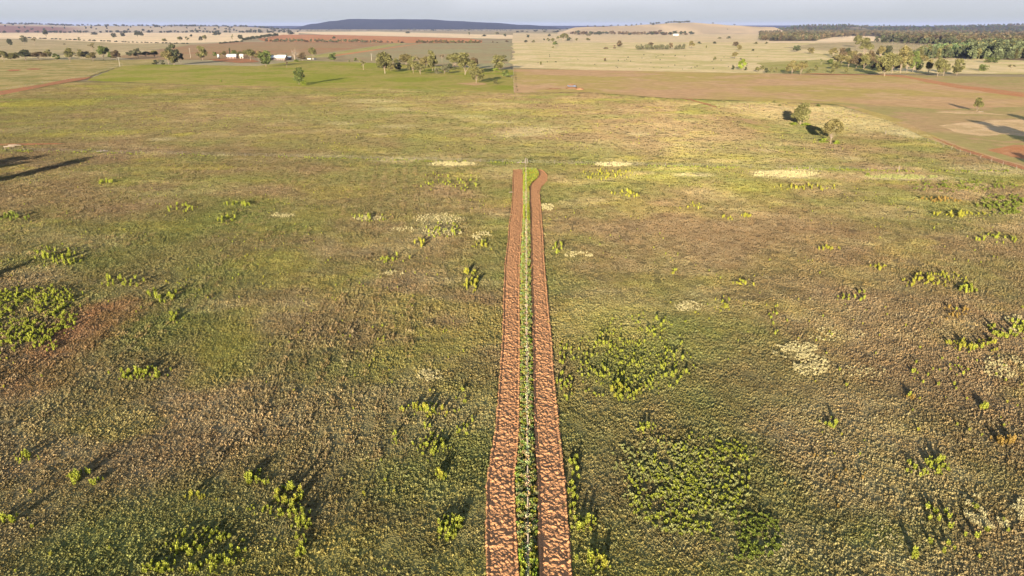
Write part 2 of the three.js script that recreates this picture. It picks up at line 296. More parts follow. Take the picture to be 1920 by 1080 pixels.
// ───────────────────────── hills on the horizon ─────────────────────────
function hill(name, dFront, dCrest, dBack, profile, material, colourOf) {
  const cols = 160, rowsN = 14, pos = [], uv = [], col = [], idx = [];
  const crest = (px) => { let k = 0; while (k < profile.length - 2 && px > profile[k + 1][0]) k++; const t = clamp((px - profile[k][0]) / (profile[k + 1][0] - profile[k][0])); return lerp(profile[k][1], profile[k + 1][1], t * t * (3 - 2 * t)); };
  const x0 = profile[0][0], x1 = profile[profile.length - 1][0];
  const point = (px, s) => {                                   // s 0 front foot, 1 crest, 2 back foot
    const d = s < 1 ? lerp(dFront, dCrest, s) : lerp(dCrest, dBack, s - 1), k = s < 1 ? s : 2 - s, shape = k * k * (3 - 2 * k);
    const top = CAM_H + (HORIZON_Y - crest(px)) / FOCAL * dCrest, e = smooth(0, 0.08, (px - x0) / (x1 - x0)) * smooth(0, 0.08, (x1 - px) / (x1 - x0));
    const x = (px - 960) / FOCAL * d;
    return [x, Math.max(0, top) * shape * e * (0.94 + 0.12 * fbm(x / 400, d / 400, 3, 61)) - 0.5 * (1 - shape), -d];
  };
  for (let r = 0; r <= rowsN; r++) for (let c = 0; c <= cols; c++) {
    const px = lerp(x0, x1, c / cols), p = point(px, r / rowsN * 2); pos.push(...p); uv.push(p[0], p[2]); col.push(...(colourOf ? colourOf(px, r / rowsN * 2, p) : [1, 1, 1]));
  }
  const w = cols + 1;
  for (let r = 0; r < rowsN; r++) for (let c = 0; c < cols; c++) { const a = r * w + c; idx.push(a, a + 1, a + w, a + 1, a + w + 1, a + w); }
  material.vertexColors = true;
  structure(new THREE.Mesh(geo(pos, uv, col, idx), material), name);
  return point;
}
const forestCover = () => fieldMaterial(40, [0.020, 0.026, 0.018], [0.026, 0.030, 0.019], [0.034, 0.034, 0.022], 1400);
hill('far_ridge', 13500, 15500, 18000, [[-1500, 48.6], [-300, 48], [0, 47.2], [150, 48.2], [420, 48.6], [700, 48.8], [1000, 48.4], [1250, 48.6], [1400, 48], [1700, 48.6], [2200, 48], [3400, 48.6]], forestCover());
const mountainAt = hill('forested_mountain', 9800, 11500, 13500, [[560, 51], [590, 48.5], [612, 45], [645, 40.5], [680, 37.2], [735, 37], [800, 38], [860, 40], [920, 43], [980, 46.8], [1030, 49.5], [1060, 51]], forestCover());
const leftRiseAt = hill('far_rise', 4600, 7200, 9000, [[-900, 48], [-200, 46.5], [0, 46.8], [45, 44.5], [110, 46], [200, 48.4], [330, 48.9], [450, 49.6], [600, 50.5]], mat([1, 1, 1], { normalMap: scaled(relief, 14) }), (px, s, p) => {
  const n = fbm(p[0] / 500, p[2] / 500, 3, 71);
  return mix3(mix3([0.50, 0.40, 0.27], [0.26, 0.13, 0.10], smooth(0.06, 0.12, s) * (1 - smooth(0.62, 0.72, s)) * smooth(230, 150, px)), [0.34, 0.28, 0.18], n * 0.5);
});
const strawHillAt = hill('straw_hill', 3900, 5000, 6200, [[1040, 52], [1110, 50], [1160, 48.6], [1205, 46.2], [1245, 43.8], [1275, 43.2], [1310, 45], [1345, 47.4], [1400, 50], [1450, 51.5]], mat([1, 1, 1], { normalMap: scaled(relief, 14) }), (px, s, p) => mix3([0.60, 0.45, 0.27], [0.46, 0.35, 0.22], smooth(0.4, 0.7, fbm(p[0] / 160, p[2] / 300, 3, 81))));
const rightRidgeAt = hill('wooded_ridge', 4700, 6200, 8200, [[1360, 52], [1400, 50.4], [1470, 48.4], [1540, 47.4], [1600, 49], [1680, 50], [1750, 49.4], [1800, 47.8], [1850, 46.8], [1920, 47], [2300, 47.6], [3000, 48]], mat([1, 1, 1], { normalMap: scaled(relief, 14) }), (px, s, p) => mix3([0.085, 0.085, 0.05], [0.36, 0.29, 0.19], smooth(0.6, 0.68, fbm(p[0] / 260, p[2] / 500, 3, 91)) * 0.8));

// ───────────────────────── the graded strips ─────────────────────────
{
  const soilGrain = tileTexture(512, (i, j) => { const g = fbm(i / 512 * 60, j / 512 * 60, 4, 401, 60), h = fbm(i / 512 * 8, j / 512 * 8, 3, 431, 8); const k = 0.55 + 0.45 * g + 0.2 * h; return [k, k * (0.96 + 0.08 * g), k * (0.94 + 0.1 * g)]; });
  const soil = mat([0.51, 0.262, 0.125], { map: scaled(soilGrain, 5), normalMap: scaled(relief, 6), normalScale: new THREE.Vector2(0.7, 0.7) });
  const strip = (A, B, seed) => {
    const pos = [], uv = [], idx = []; let r = 0; const cols = 36, w = cols + 1;
    for (let z = STRIP_NEAR; z > STRIP_FAR; z -= lerp(0.075, 0.25, clamp((-z - 50) / 150)), r++) {
      const a = A(z), b = B(z), width = b - a;
      for (let c = 0; c <= cols; c++) {
        const s = c / cols, jag = (c === 0 || c === cols) ? (fbm(z * 1.7, c, 3, seed) - 0.5) * 0.42 : 0, x = lerp(a, b, s) + jag, e = Math.min(s, 1 - s) * width;
        // disc furrows run across the strip in short scallops; clods lie between
        const scallop = Math.sin((z + 0.3 * Math.sin(x * 2.6 + z * 0.3)) * 13 + fbm(x * 1.9, z * 0.9, 2, seed + 5) * 14) * 0.014;
        const clod = Math.pow(vnoise(x * 4.6, z * 4.6, seed + 1), 2.6) * 0.17 + vnoise(x * 9.5, z * 9.5, seed + 2) * 0.085 + fbm(x * 1.2, z * 1.2, 2, seed + 3) * 0.05;
        const berm = (0.05 + 0.09 * vnoise(z * 1.1, c, seed + 7)) * Math.exp(-Math.pow((e - 0.11) / 0.09, 2)) - 0.06 * Math.exp(-Math.pow((e - 0.34) / 0.10, 2));
        const skirt = e < 0.01 ? -0.12 : 0;
        pos.push(x, FIELD_Y + swell(x, z) - 0.06 + scallop + clod + berm + skirt, z); uv.push(x, z);
      }
      if (r) for (let c = 0; c < cols; c++) { const p = (r - 1) * w + c; idx.push(p, p + 1, p + w, p + 1, p + w + 1, p + w); }
    }
    structure(new THREE.Mesh(geo(pos, uv, null, idx), soil), 'graded_dirt_strip');
  };
  strip(leftA, leftB, 501); strip(rightA, rightB, 601);
}

// ───────────────────────── grass, as tufts ─────────────────────────
const groundY = (x, z) => (z > -480 ? FIELD_Y + swell(x, z) : 0.05);
function tuftPatch(seed, n, r, h0, h1, blades, wide, lean) {
  const R = rngOf(seed), pos = [];
  for (let t = 0; t < n; t++) {
    const a = R() * 6.283, d = Math.sqrt(R()) * r, cx = Math.cos(a) * d, cz = Math.sin(a) * d, hh = lerp(h0, h1, R() * R());
    for (let b = 0; b < blades; b++) {
      const q = R() * 6.283, l = lean * (0.3 + R()), h = hh * (0.6 + 0.5 * R()), w = wide * (0.6 + 0.8 * R()), ox = cx + Math.cos(q) * w * 0.8, oz = cz + Math.sin(q) * w * 0.8, sx = -Math.sin(q) * w, sz = Math.cos(q) * w;
      pos.push(ox - sx, -0.03, oz - sz, ox + sx, -0.03, oz + sz, ox + Math.cos(q) * h * l, h, oz + Math.sin(q) * h * l);
      pos.push(ox - sx * 1.2 + Math.cos(q) * h * l * 0.4, h * 0.5, oz - sz * 1.2 + Math.sin(q) * h * l * 0.4, ox + sx, 0, oz + sz, ox + Math.cos(q + 0.8) * h * l * 1.2, h * 0.85, oz + Math.sin(q + 0.8) * h * l * 1.2);
    }
  }
  return geo(pos);
}
function instanced(g, material, list, name, label, category) {
  const m = new THREE.InstancedMesh(g, material, list.length), o = new THREE.Object3D(), col = new THREE.Color();
  list.forEach((p, i) => {
    o.position.set(p.x, p.y, p.z); o.rotation.set(0, p.r, 0); o.scale.set(p.s, p.s * (p.k || 1), p.s); o.updateMatrix(); m.setMatrixAt(i, o.matrix);
    col.setRGB(p.c[0], p.c[1], p.c[2]); m.setColorAt(i, col);
  });
  return stuff(m, name, label, category);
}
const leafy = mat([1, 1, 1]);
const inDirt = (x, z) => inStrip(x, z, -0.05);
{
  const R = rngOf(77), kinds = [[], [], [], []];
  const bands = [[20, 100, 3.4, 1], [100, 210, 2.2, 1.1], [210, 545, 1.1, 1.4]];
  for (const [d0, d1, density, size] of bands) {
    const half = (d) => d * 0.86 + 26, area = 0.86 * (d1 * d1 - d0 * d0) + 52 * (d1 - d0), n = Math.round(area * density);
    for (let k = 0; k < n; k++) {
      let d; do { d = lerp(d0, d1, R()); } while (R() > half(d) / half(d1));
      const x = (R() * 2 - 1) * half(d), z = -d, rr = R(), k2 = R(), r = R() * 6.283, which = Math.floor(R() * 4);
      if (inStrip(x, z, 0.28) || !inPaddock(x + (R() - 0.5) * 8, z + (R() - 0.5) * 18)) continue;
      const row = rowOf(x, z);
      const c = paddockColour(x, z), j = d0 > 200 ? 0.80 + 0.34 * k2 : 0.7 + 0.7 * k2, warm = (R() - 0.5) * 0.16;
      kinds[which].push({ x, y: groundY(x, z), z, r, s: size * (0.75 + 0.6 * R()), k: (1 + 0.9 * row) * (0.6 + 0.8 * fbm(x / 5, z / 5, 2, 91)) * (d0 > 200 ? 0.72 : d0 > 90 ? 0.9 : 1), c: [c[0] * j * (1 + warm), c[1] * j, c[2] * j * (1 - warm)] });
      if (row > 0.4 && d0 < 200) { const q = (R() - 0.5) * 1.2; kinds[(which + 1) % 4].push({ x: x - 0.115 * q, y: groundY(x, z), z: z + q, r: r + 1, s: 0.5, k: 2.2, c: [c[0] * 0.95, c[1], c[2] * 0.8] }); }
    }
  }
  kinds.forEach((list, i) => instanced(tuftPatch(900 + i, 12, 0.55, 0.06, 0.26, 5, 0.035, 0.55), leafy, list, 'grass', 'short olive and brown pasture grass covering the near paddock', 'grass'));
}

// ───────────────────────── weeds ─────────────────────────
// a leafy weed: upright shoots set with small leaves
function weedGeometry(seed, shoots, h, spread, leaf, per, up) {
  const R = rngOf(seed), pos = [];
  for (let s = 0; s < shoots; s++) {
    const a = R() * 6.283, d = Math.sqrt(R()) * spread, hh = h * (0.55 + 0.5 * R()), bx = Math.cos(a) * d * 0.35, bz = Math.sin(a) * d * 0.35, tx = Math.cos(a) * d, tz = Math.sin(a) * d;
    for (let k = 0; k < per; k++) {
      const t = 0.08 + 0.92 * (k + R()) / per, q = R() * 6.283, x = lerp(bx, tx, t), z = lerp(bz, tz, t), y = hh * t, l = leaf * (1.15 - 0.55 * t) * (0.7 + 0.6 * R());
      const ox = Math.cos(q) * l, oz = Math.sin(q) * l, px = -Math.sin(q) * l * 0.42, pz = Math.cos(q) * l * 0.42, lift = l * up * (0.4 + R());
      pos.push(x, y - 0.03, z, x + ox * 0.5 + px, y + lift * 0.6, z + oz * 0.5 + pz, x + ox, y + lift, z + oz, x, y - 0.03, z, x + ox, y + lift, z + oz, x + ox * 0.5 - px, y + lift * 0.6, z + oz * 0.5 - pz);
    }
  }
  return geo(pos);
}
const weedShapes = [0, 1, 2].map((k) => weedGeometry(700 + k, 7, 0.85, 0.24, 0.20, 13, 1.2));
const bushyShapes = [0, 1].map((k) => weedGeometry(720 + k, 9, 0.55, 0.36, 0.20, 11, 0.8));
const creamShapes = [0, 1].map((k) => weedGeometry(740 + k, 5, 0.32, 0.14, 0.12, 6, 0.9));
const WC = { yellow: [0.34, 0.325, 0.050], lime: [0.305, 0.330, 0.050], green: [0.20, 0.235, 0.045], orange: [0.32, 0.215, 0.06], cream: [0.50, 0.44, 0.23], grey: [0.34, 0.345, 0.125] };
const weedMats = Object.fromEntries(Object.entries(WC).map(([k, c]) => [k, mat(c)]));
// [x, y, half width, half height, how many, colour, size, label of the plants that stand there]
const clumps = [
  [480, 900, 24, 14, 10, 'lime', 1, 'yellow-green leafy weed at the upper left of the foreground clump'],
  [545, 935, 26, 14, 18, 'yellow', 1.1, 'tall yellow weed in the dense heart of the foreground clump'],
  [525, 960, 50, 14, 14, 'lime', 0.9, 'yellow-green weed along the near edge of the foreground clump'],
  [565, 985, 18, 12, 7, 'lime', 1, 'weed straggling below the foreground clump'],
  [366, 934, 16, 5, 4, 'yellow', 0.9, 'yellow weed standing alone left of the foreground clump'],
  [385, 1040, 66, 38, 46, 'lime', 0.9, 'lime green weed in the thicket at the bottom left of the field'],
  [565, 1030, 12, 24, 8, 'lime', 0.9, 'lime weed in the short file right of the bottom left thicket'],
  [848, 1000, 34, 22, 22, 'lime', 1, 'bright weed in the clump beside the left dirt strip at bottom'],
  [800, 775, 44, 11, 18, 'yellow', 0.95, 'yellow weed in the low clump left of the strips at mid field'],
  [818, 850, 24, 20, 9, 'lime', 0.9, 'loose yellow-green weed near the left dirt strip'],
  [824, 896, 10, 10, 4, 'yellow', 1, 'upright yellow weed halfway along the left dirt strip'],
  [884, 527, 14, 20, 16, 'yellow', 1.3, 'big yellow weed in the clump by the far left strip edge'],
  [906, 464, 18, 8, 9, 'yellow', 1.1, 'yellow weed beside cream flowers by the left strip'],
  [1160, 738, 40, 16, 20, 'yellow', 0.9, 'yellow weed in the densest clump right of the strips'],
  [1150, 680, 55, 40, 26, 'lime', 0.8, 'lime weed scattered above the clump right of the strips'],
  [1260, 700, 40, 40, 20, 'lime', 0.85, 'lime weed on the far side of the right hand scatter'],
  [1215, 612, 60, 18, 16, 'lime', 0.85, 'small weed in the upper right hand scatter'],
  [1355, 575, 16, 13, 9, 'yellow', 0.9, 'yellow weed in the tight knot beside cream flowers'],
  [1262, 515, 7, 6, 3, 'yellow', 1, 'lone yellow weed in the brown grass right of the strips'],
  [1092, 990, 22, 14, 9, 'lime', 1, 'bright weed hugging the right dirt strip at bottom'],
  [1110, 1062, 36, 16, 13, 'yellow', 1, 'yellow weed at the bottom edge beside the right strip'],
  [1215, 806, 18, 11, 6, 'lime', 0.9, 'lime weed between the right strip and the pale leafy patch'],
  [1750, 530, 66, 14, 26, 'yellow', 1.1, 'yellow weed in the long drift at the right of the field'],
  [1400, 535, 22, 5, 6, 'yellow', 1, 'yellow weed in the short row on brown grass'],
  [1640, 505, 18, 6, 6, 'yellow', 1, 'yellow weed at the tip of the long right drift'],
  [1830, 650, 54, 10, 20, 'yellow', 1, 'golden weed in the drift at the right border'],
  [1790, 590, 26, 12, 10, 'orange', 0.9, 'rusty orange weed above the golden drift'],
  [1740, 880, 36, 16, 16, 'lime', 1, 'lime weed in the clump near the lower right corner'],
  [1712, 1048, 6, 5, 2, 'lime', 1.1, 'lone lime weed low at the right with long shadow'],
  [1843, 766, 12, 5, 4, 'yellow', 1.1, 'small yellow weed group with dark shadow at right'],
  [1560, 802, 8, 4, 3, 'lime', 1, 'tiny lime weed group on the brown lower right'],
  [1720, 746, 18, 5, 5, 'orange', 0.8, 'orange weed in the thin streak at right'],
  [240, 705, 30, 9, 9, 'lime', 1.1, 'lime weed clump left of the green rows'],
  [290, 705, 30, 12, 8, 'lime', 1, 'lime weed right of its twin clump on the left'],
  [110, 482, 40, 20, 20, 'lime', 1.4, 'lime shrubby weed in the upper left thicket'],
  [160, 902, 30, 10, 8, 'lime', 1.1, 'lime weed clump at the lower left'],
  [50, 862, 22, 10, 5, 'lime', 1, 'lime weed near the left border, lower field'],
  [430, 414, 18, 7, 5, 'lime', 1.5, 'lime weed standing alone in the left middle of the field'],
];
const manyWeeds = [ // denser or farther drifts, uncounted
  [40, 600, 110, 48, 345, 'lime', 0.85, bushyShapes], [60, 590, 100, 44, 180, 'lime', 0.8, weedShapes], [80, 556, 80, 16, 75, 'lime', 0.9, weedShapes], [30, 650, 80, 24, 90, 'lime', 0.8, weedShapes], [25, 410, 40, 8, 21, 'green', 1.4, weedShapes],
  [340, 395, 26, 8, 18, 'lime', 1.3, weedShapes], [445, 386, 26, 4, 18, 'lime', 1.4, weedShapes], [200, 345, 16, 3, 12, 'lime', 1.4, weedShapes], [230, 530, 50, 14, 24, 'lime', 1.1, weedShapes], [300, 560, 40, 12, 21, 'lime', 1.1, weedShapes], [330, 600, 20, 10, 12, 'lime', 1, weedShapes], [20, 978, 20, 10, 10, 'lime', 0.9, weedShapes],
  [300, 1070, 44, 12, 27, 'lime', 0.8, weedShapes], [790, 825, 60, 26, 27, 'lime', 0.7, weedShapes], [870, 780, 20, 50, 21, 'lime', 0.7, weedShapes], [690, 410, 40, 8, 21, 'lime', 1.1, weedShapes], [785, 460, 12, 8, 10, 'yellow', 1.2, weedShapes], [740, 490, 30, 8, 15, 'lime', 1, weedShapes], [830, 435, 40, 16, 39, 'lime', 1, weedShapes], [840, 345, 60, 20, 45, 'lime', 1.2, weedShapes],
  [1060, 700, 18, 60, 33, 'lime', 0.8, weedShapes], [1150, 690, 90, 70, 105, 'lime', 0.65, weedShapes], [1230, 670, 70, 70, 75, 'lime', 0.65, weedShapes], [1075, 920, 10, 80, 30, 'lime', 0.8, weedShapes], [1175, 367, 30, 6, 21, 'yellow', 1.2, weedShapes], [1140, 330, 60, 10, 60, 'yellow', 1.1, weedShapes], [1380, 410, 28, 6, 21, 'yellow', 1.2, weedShapes], [1290, 390, 30, 6, 12, 'yellow', 1, weedShapes], [1510, 355, 60, 6, 39, 'yellow', 1.1, weedShapes], [1045, 470, 14, 12, 13, 'lime', 1, weedShapes],
  [1820, 545, 26, 8, 18, 'lime', 1, weedShapes], [1555, 470, 24, 4, 13, 'yellow', 1.1, weedShapes], [1800, 405, 50, 6, 39, 'yellow', 1.2, weedShapes], [1760, 378, 50, 5, 39, 'orange', 1, weedShapes], [1880, 385, 50, 20, 165, 'green', 1.2, bushyShapes], [1800, 350, 110, 12, 135, 'green', 1.1, bushyShapes], [1890, 620, 40, 16, 45, 'lime', 1, weedShapes], [1870, 450, 50, 10, 30, 'lime', 1, weedShapes], [1870, 832, 34, 8, 21, 'orange', 0.9, weedShapes], [1600, 560, 30, 10, 12, 'lime', 0.9, weedShapes], [1450, 600, 10, 40, 9, 'lime', 0.8, weedShapes], [1800, 1000, 100, 60, 21, 'lime', 0.9, weedShapes], [1560, 900, 100, 60, 15, 'orange', 0.6, weedShapes], [1780, 700, 120, 40, 21, 'lime', 0.8, weedShapes],
  [1285, 925, 120, 84, 450, 'grey', 0.62, bushyShapes], [1285, 930, 110, 80, 360, 'lime', 0.62, bushyShapes], [1290, 900, 120, 84, 160, 'lime', 0.6, weedShapes], [1235, 870, 90, 44, 225, 'grey', 0.6, bushyShapes], [1400, 1010, 70, 50, 195, 'green', 0.6, bushyShapes], [1360, 850, 60, 20, 60, 'lime', 0.6, bushyShapes],
  [1490, 660, 44, 16, 361, 'cream', 1.3, creamShapes], [1520, 688, 34, 20, 285, 'cream', 1.3, creamShapes], [1880, 690, 40, 22, 209, 'cream', 1.3, creamShapes], [1865, 960, 60, 36, 627, 'cream', 1.1, creamShapes], [1900, 610, 28, 18, 171, 'cream', 1.3, creamShapes], [805, 708, 24, 11, 133, 'cream', 1.2, creamShapes], [530, 405, 22, 4, 76, 'cream', 1.6, creamShapes], [690, 410, 28, 5, 95, 'cream', 1.6, creamShapes], [820, 412, 44, 12, 209, 'cream', 1.5, creamShapes], [830, 437, 40, 8, 133, 'cream', 1.5, creamShapes], [760, 432, 26, 6, 57, 'cream', 1.4, creamShapes], [1024, 390, 15, 7, 114, 'cream', 1.6, creamShapes], [1290, 578, 26, 10, 152, 'cream', 1.3, creamShapes], [1085, 480, 28, 6, 95, 'cream', 1.4, creamShapes], [740, 515, 18, 5, 57, 'cream', 1.3, creamShapes], [905, 445, 20, 9, 114, 'cream', 1.4, creamShapes], [1560, 630, 60, 12, 114, 'cream', 1, creamShapes], [1620, 700, 60, 14, 114, 'cream', 0.9, creamShapes], [1680, 1010, 60, 50, 114, 'cream', 0.8, creamShapes], [850, 308, 44, 4, 418, 'cream', 2, creamShapes], [1470, 328, 66, 6, 570, 'cream', 2, creamShapes], [1690, 333, 70, 4, 418, 'grey', 2, creamShapes], [1150, 309, 35, 4, 228, 'cream', 2, creamShapes], [410, 292, 40, 2, 76, 'cream', 1.2, creamShapes], [1460, 1040, 30, 36, 114, 'cream', 0.8, creamShapes],
];
function drop(px, py, rx, ry, n, R, f) {
  const seen = [];
  for (let k = 0, tries = 0; k < n && tries < n * 30; tries++) {
    const a = R() * 6.283, d = Math.pow(R(), 0.62), p = at(px + Math.cos(a) * d * rx, py + Math.sin(a) * d * ry);
    if (inStrip(p.x, p.z, 0.15) || fbm(p.x / 1.8, p.z / 2.4, 2, 55) < 0.36) continue;
    k++; f(p.x, groundY(p.x, p.z), p.z);
  }
}
{
  const R = rngOf(4242);
  for (const [px, py, rx, ry, n, tone, size, label] of clumps) drop(px, py, rx, ry, Math.ceil(n * 0.62), R, (x, y, z) => {
    const m = new THREE.Mesh(weedShapes[Math.floor(R() * 3)], weedMats[R() < 0.75 ? tone : 'lime']);
    const s = size * (0.50 + 0.45 * R()); m.position.set(x, y, z); m.rotation.y = R() * 6.283; m.scale.set(s, s * (0.85 + 0.35 * R()), s);
    put(m, 'leafy_weed', { label, category: 'weed', group: 'weeds: ' + label });
  });
  const bins = new Map();
  for (const [px, py, rx, ry, n, tone, size] of clumps) manyWeeds.push([px, py, rx * 1.25, ry * 1.25, Math.round(n * 2.2), R() < 0.7 ? tone : 'lime', size * 0.62, weedShapes]);
  for (const [px, py, rx, ry, n, tone, size, shapes] of manyWeeds) drop(px, py, rx, ry, n, R, (x, y, z) => {
    const g = shapes[Math.floor(R() * shapes.length)], c = WC[tone], j = 0.8 + 0.4 * R();
    if (!bins.has(g)) bins.set(g, []);
    bins.get(g).push({ x, y, z, r: R() * 6.283, s: size * (shapes === creamShapes ? 0.38 + 0.4 * R() : 0.42 + 0.48 * R()), k: 0.8 + 0.4 * R(), c: c.map((v) => v * j) });
  });
  // odd weeds all over the paddock
  for (let k = 0; k < 4200; k++) {
    const d = 40 + 420 * Math.pow(R(), 0.9), x = (R() * 2 - 1) * (d * 0.82 + 20), z = -d, near = d < 230;
    if (inStrip(x, z, 0.2) || !inPaddock(x, z) || fbm(x / 22, z / 22, 3, 66) < 0.5) continue;
    const g = weedShapes[k % 3], c = R() < 0.6 ? WC.lime : WC.yellow; if (!bins.has(g)) bins.set(g, []);
    bins.get(g).push({ x, y: groundY(x, z), z, r: R() * 6.283, s: (near ? 0.26 : 0.42) + 0.3 * R(), k: 0.9, c });
  }
  // the fence verge: bright grass, grey flowering weeds, pale dry stalks under the wires
  for (let k = 0; k < 5200; k++) {
    const d = 30 + 178 * R(), z = -d, a = leftB(z), b = rightA(z), t = R(), x = lerp(a, b, t), fx = fenceX(z);
    if (x < a + 0.08 || x > b - 0.08) continue;
    const flower = smooth(0.42, 0.55, fbm(d / 14, 3, 2, 5) + (d > 50 && d < 66 ? 0.25 : 0)), dry = Math.abs(x - fx) < 0.16;
    const g = dry ? creamShapes[k % 2] : R() < flower ? bushyShapes[k % 2] : weedShapes[k % 3], c = dry ? WC.cream : R() < flower * 0.7 ? WC.grey : R() < 0.35 ? WC.green : WC.lime;
    if (!bins.has(g)) bins.set(g, []);
    bins.get(g).push({ x: dry ? fx + (R() - 0.5) * 0.2 : x, y: groundY(x, z), z, r: R() * 6.283, s: dry ? 0.9 + R() * 0.5 : 0.32 + 0.35 * R(), k: 1, c: c.map((v) => v * (0.75 + 0.5 * R())) });
  }
  // weeds along the cross fence
  for (let k = 0; k < 900; k++) {
    const t = R(), px = lerp(-60, 2000, t), p = at(px, crossY(px) + (R() - 0.5) * 3.2), g = R() < 0.6 ? weedShapes[k % 3] : bushyShapes[k % 2];
    if (fbm(px / 60, 2, 2, 8) < 0.4) continue;
    if (!bins.has(g)) bins.set(g, []);
    bins.get(g).push({ x: p.x, y: groundY(p.x, p.z), z: p.z, r: R() * 6.283, s: 0.4 + 0.45 * R(), k: 0.8, c: (R() < 0.5 ? WC.lime : WC.green) });
  }
  for (const [g, list] of bins) instanced(g, leafy, list, 'ground_weeds', g === creamShapes[0] || g === creamShapes[1] ? 'small cream flowering weeds in drifts over the paddock' : 'low leafy weeds growing through the paddock grass and fence verge', 'weeds');
}
function crossY(px) { return px < 985 ? lerp(281, 307, clamp((px + 60) / 1045, -0.2, 1)) : lerp(307, 322, clamp((px - 985) / 700)); }

// ───────────────────────── trees ─────────────────────────
function tube(out, path, radii, seg = 5) {
  const ring = path.map((p, k) => {
    const q = path[Math.min(k + 1, path.length - 1)], o = path[Math.max(k - 1, 0)], d = new THREE.Vector3(q[0] - o[0], q[1] - o[1], q[2] - o[2]).normalize();
    const u = new THREE.Vector3(0, 0, 1).cross(d); if (u.lengthSq() < 1e-4) u.set(1, 0, 0); u.normalize(); const v = new THREE.Vector3().crossVectors(d, u), r = [];
    for (let s = 0; s < seg; s++) { const a = s / seg * 6.2832, c = Math.cos(a) * radii[k], e = Math.sin(a) * radii[k]; r.push([p[0] + u.x * c + v.x * e, p[1] + u.y * c + v.y * e, p[2] + u.z * c + v.z * e]); }
    return r;
  });
  for (let k = 0; k < ring.length - 1; k++) for (let s = 0; s < seg; s++) { const n = (s + 1) % seg; out.push(...ring[k][s], ...ring[k][n], ...ring[k + 1][s], ...ring[k][n], ...ring[k + 1][n], ...ring[k + 1][s]); }
}
function leaves(out, R, cx, cy, cz, rx, ry, n, size) {
  out.tints = out.tints || []; const tint = 0.55 + 0.9 * R();       // old and young growth, sprig by sprig
  for (let k = 0; k < n; k++) {
    const a = R() * 6.283, u = R() * 2 - 1, s = Math.sqrt(1 - u * u), d = 0.45 + 0.6 * Math.sqrt(R());
    const x = cx + Math.cos(a) * s * rx * d, y = cy + u * ry * d, z = cz + Math.sin(a) * s * rx * d;
    const q = R() * 6.283, t = (R() - 0.5) * 2.4, l = size * (0.6 + 0.8 * R()), ax = Math.cos(q) * l, az = Math.sin(q) * l, bx = -Math.sin(q) * Math.sin(t) * l * 0.7, by = Math.cos(t) * l * 0.7, bz = Math.cos(q) * Math.sin(t) * l * 0.7;
    out.push(x - ax, y, z - az, x + bx, y + by, z + bz, x + ax, y, z + az, x - ax, y, z - az, x + ax, y, z + az, x - bx, y - by * 1.2, z - bz);
    const g = tint * (0.75 + 0.5 * R()); for (let v = 0; v < 6; v++) out.tints.push(g * (1.02 - 0.06 * R()), g, g);
  }
}
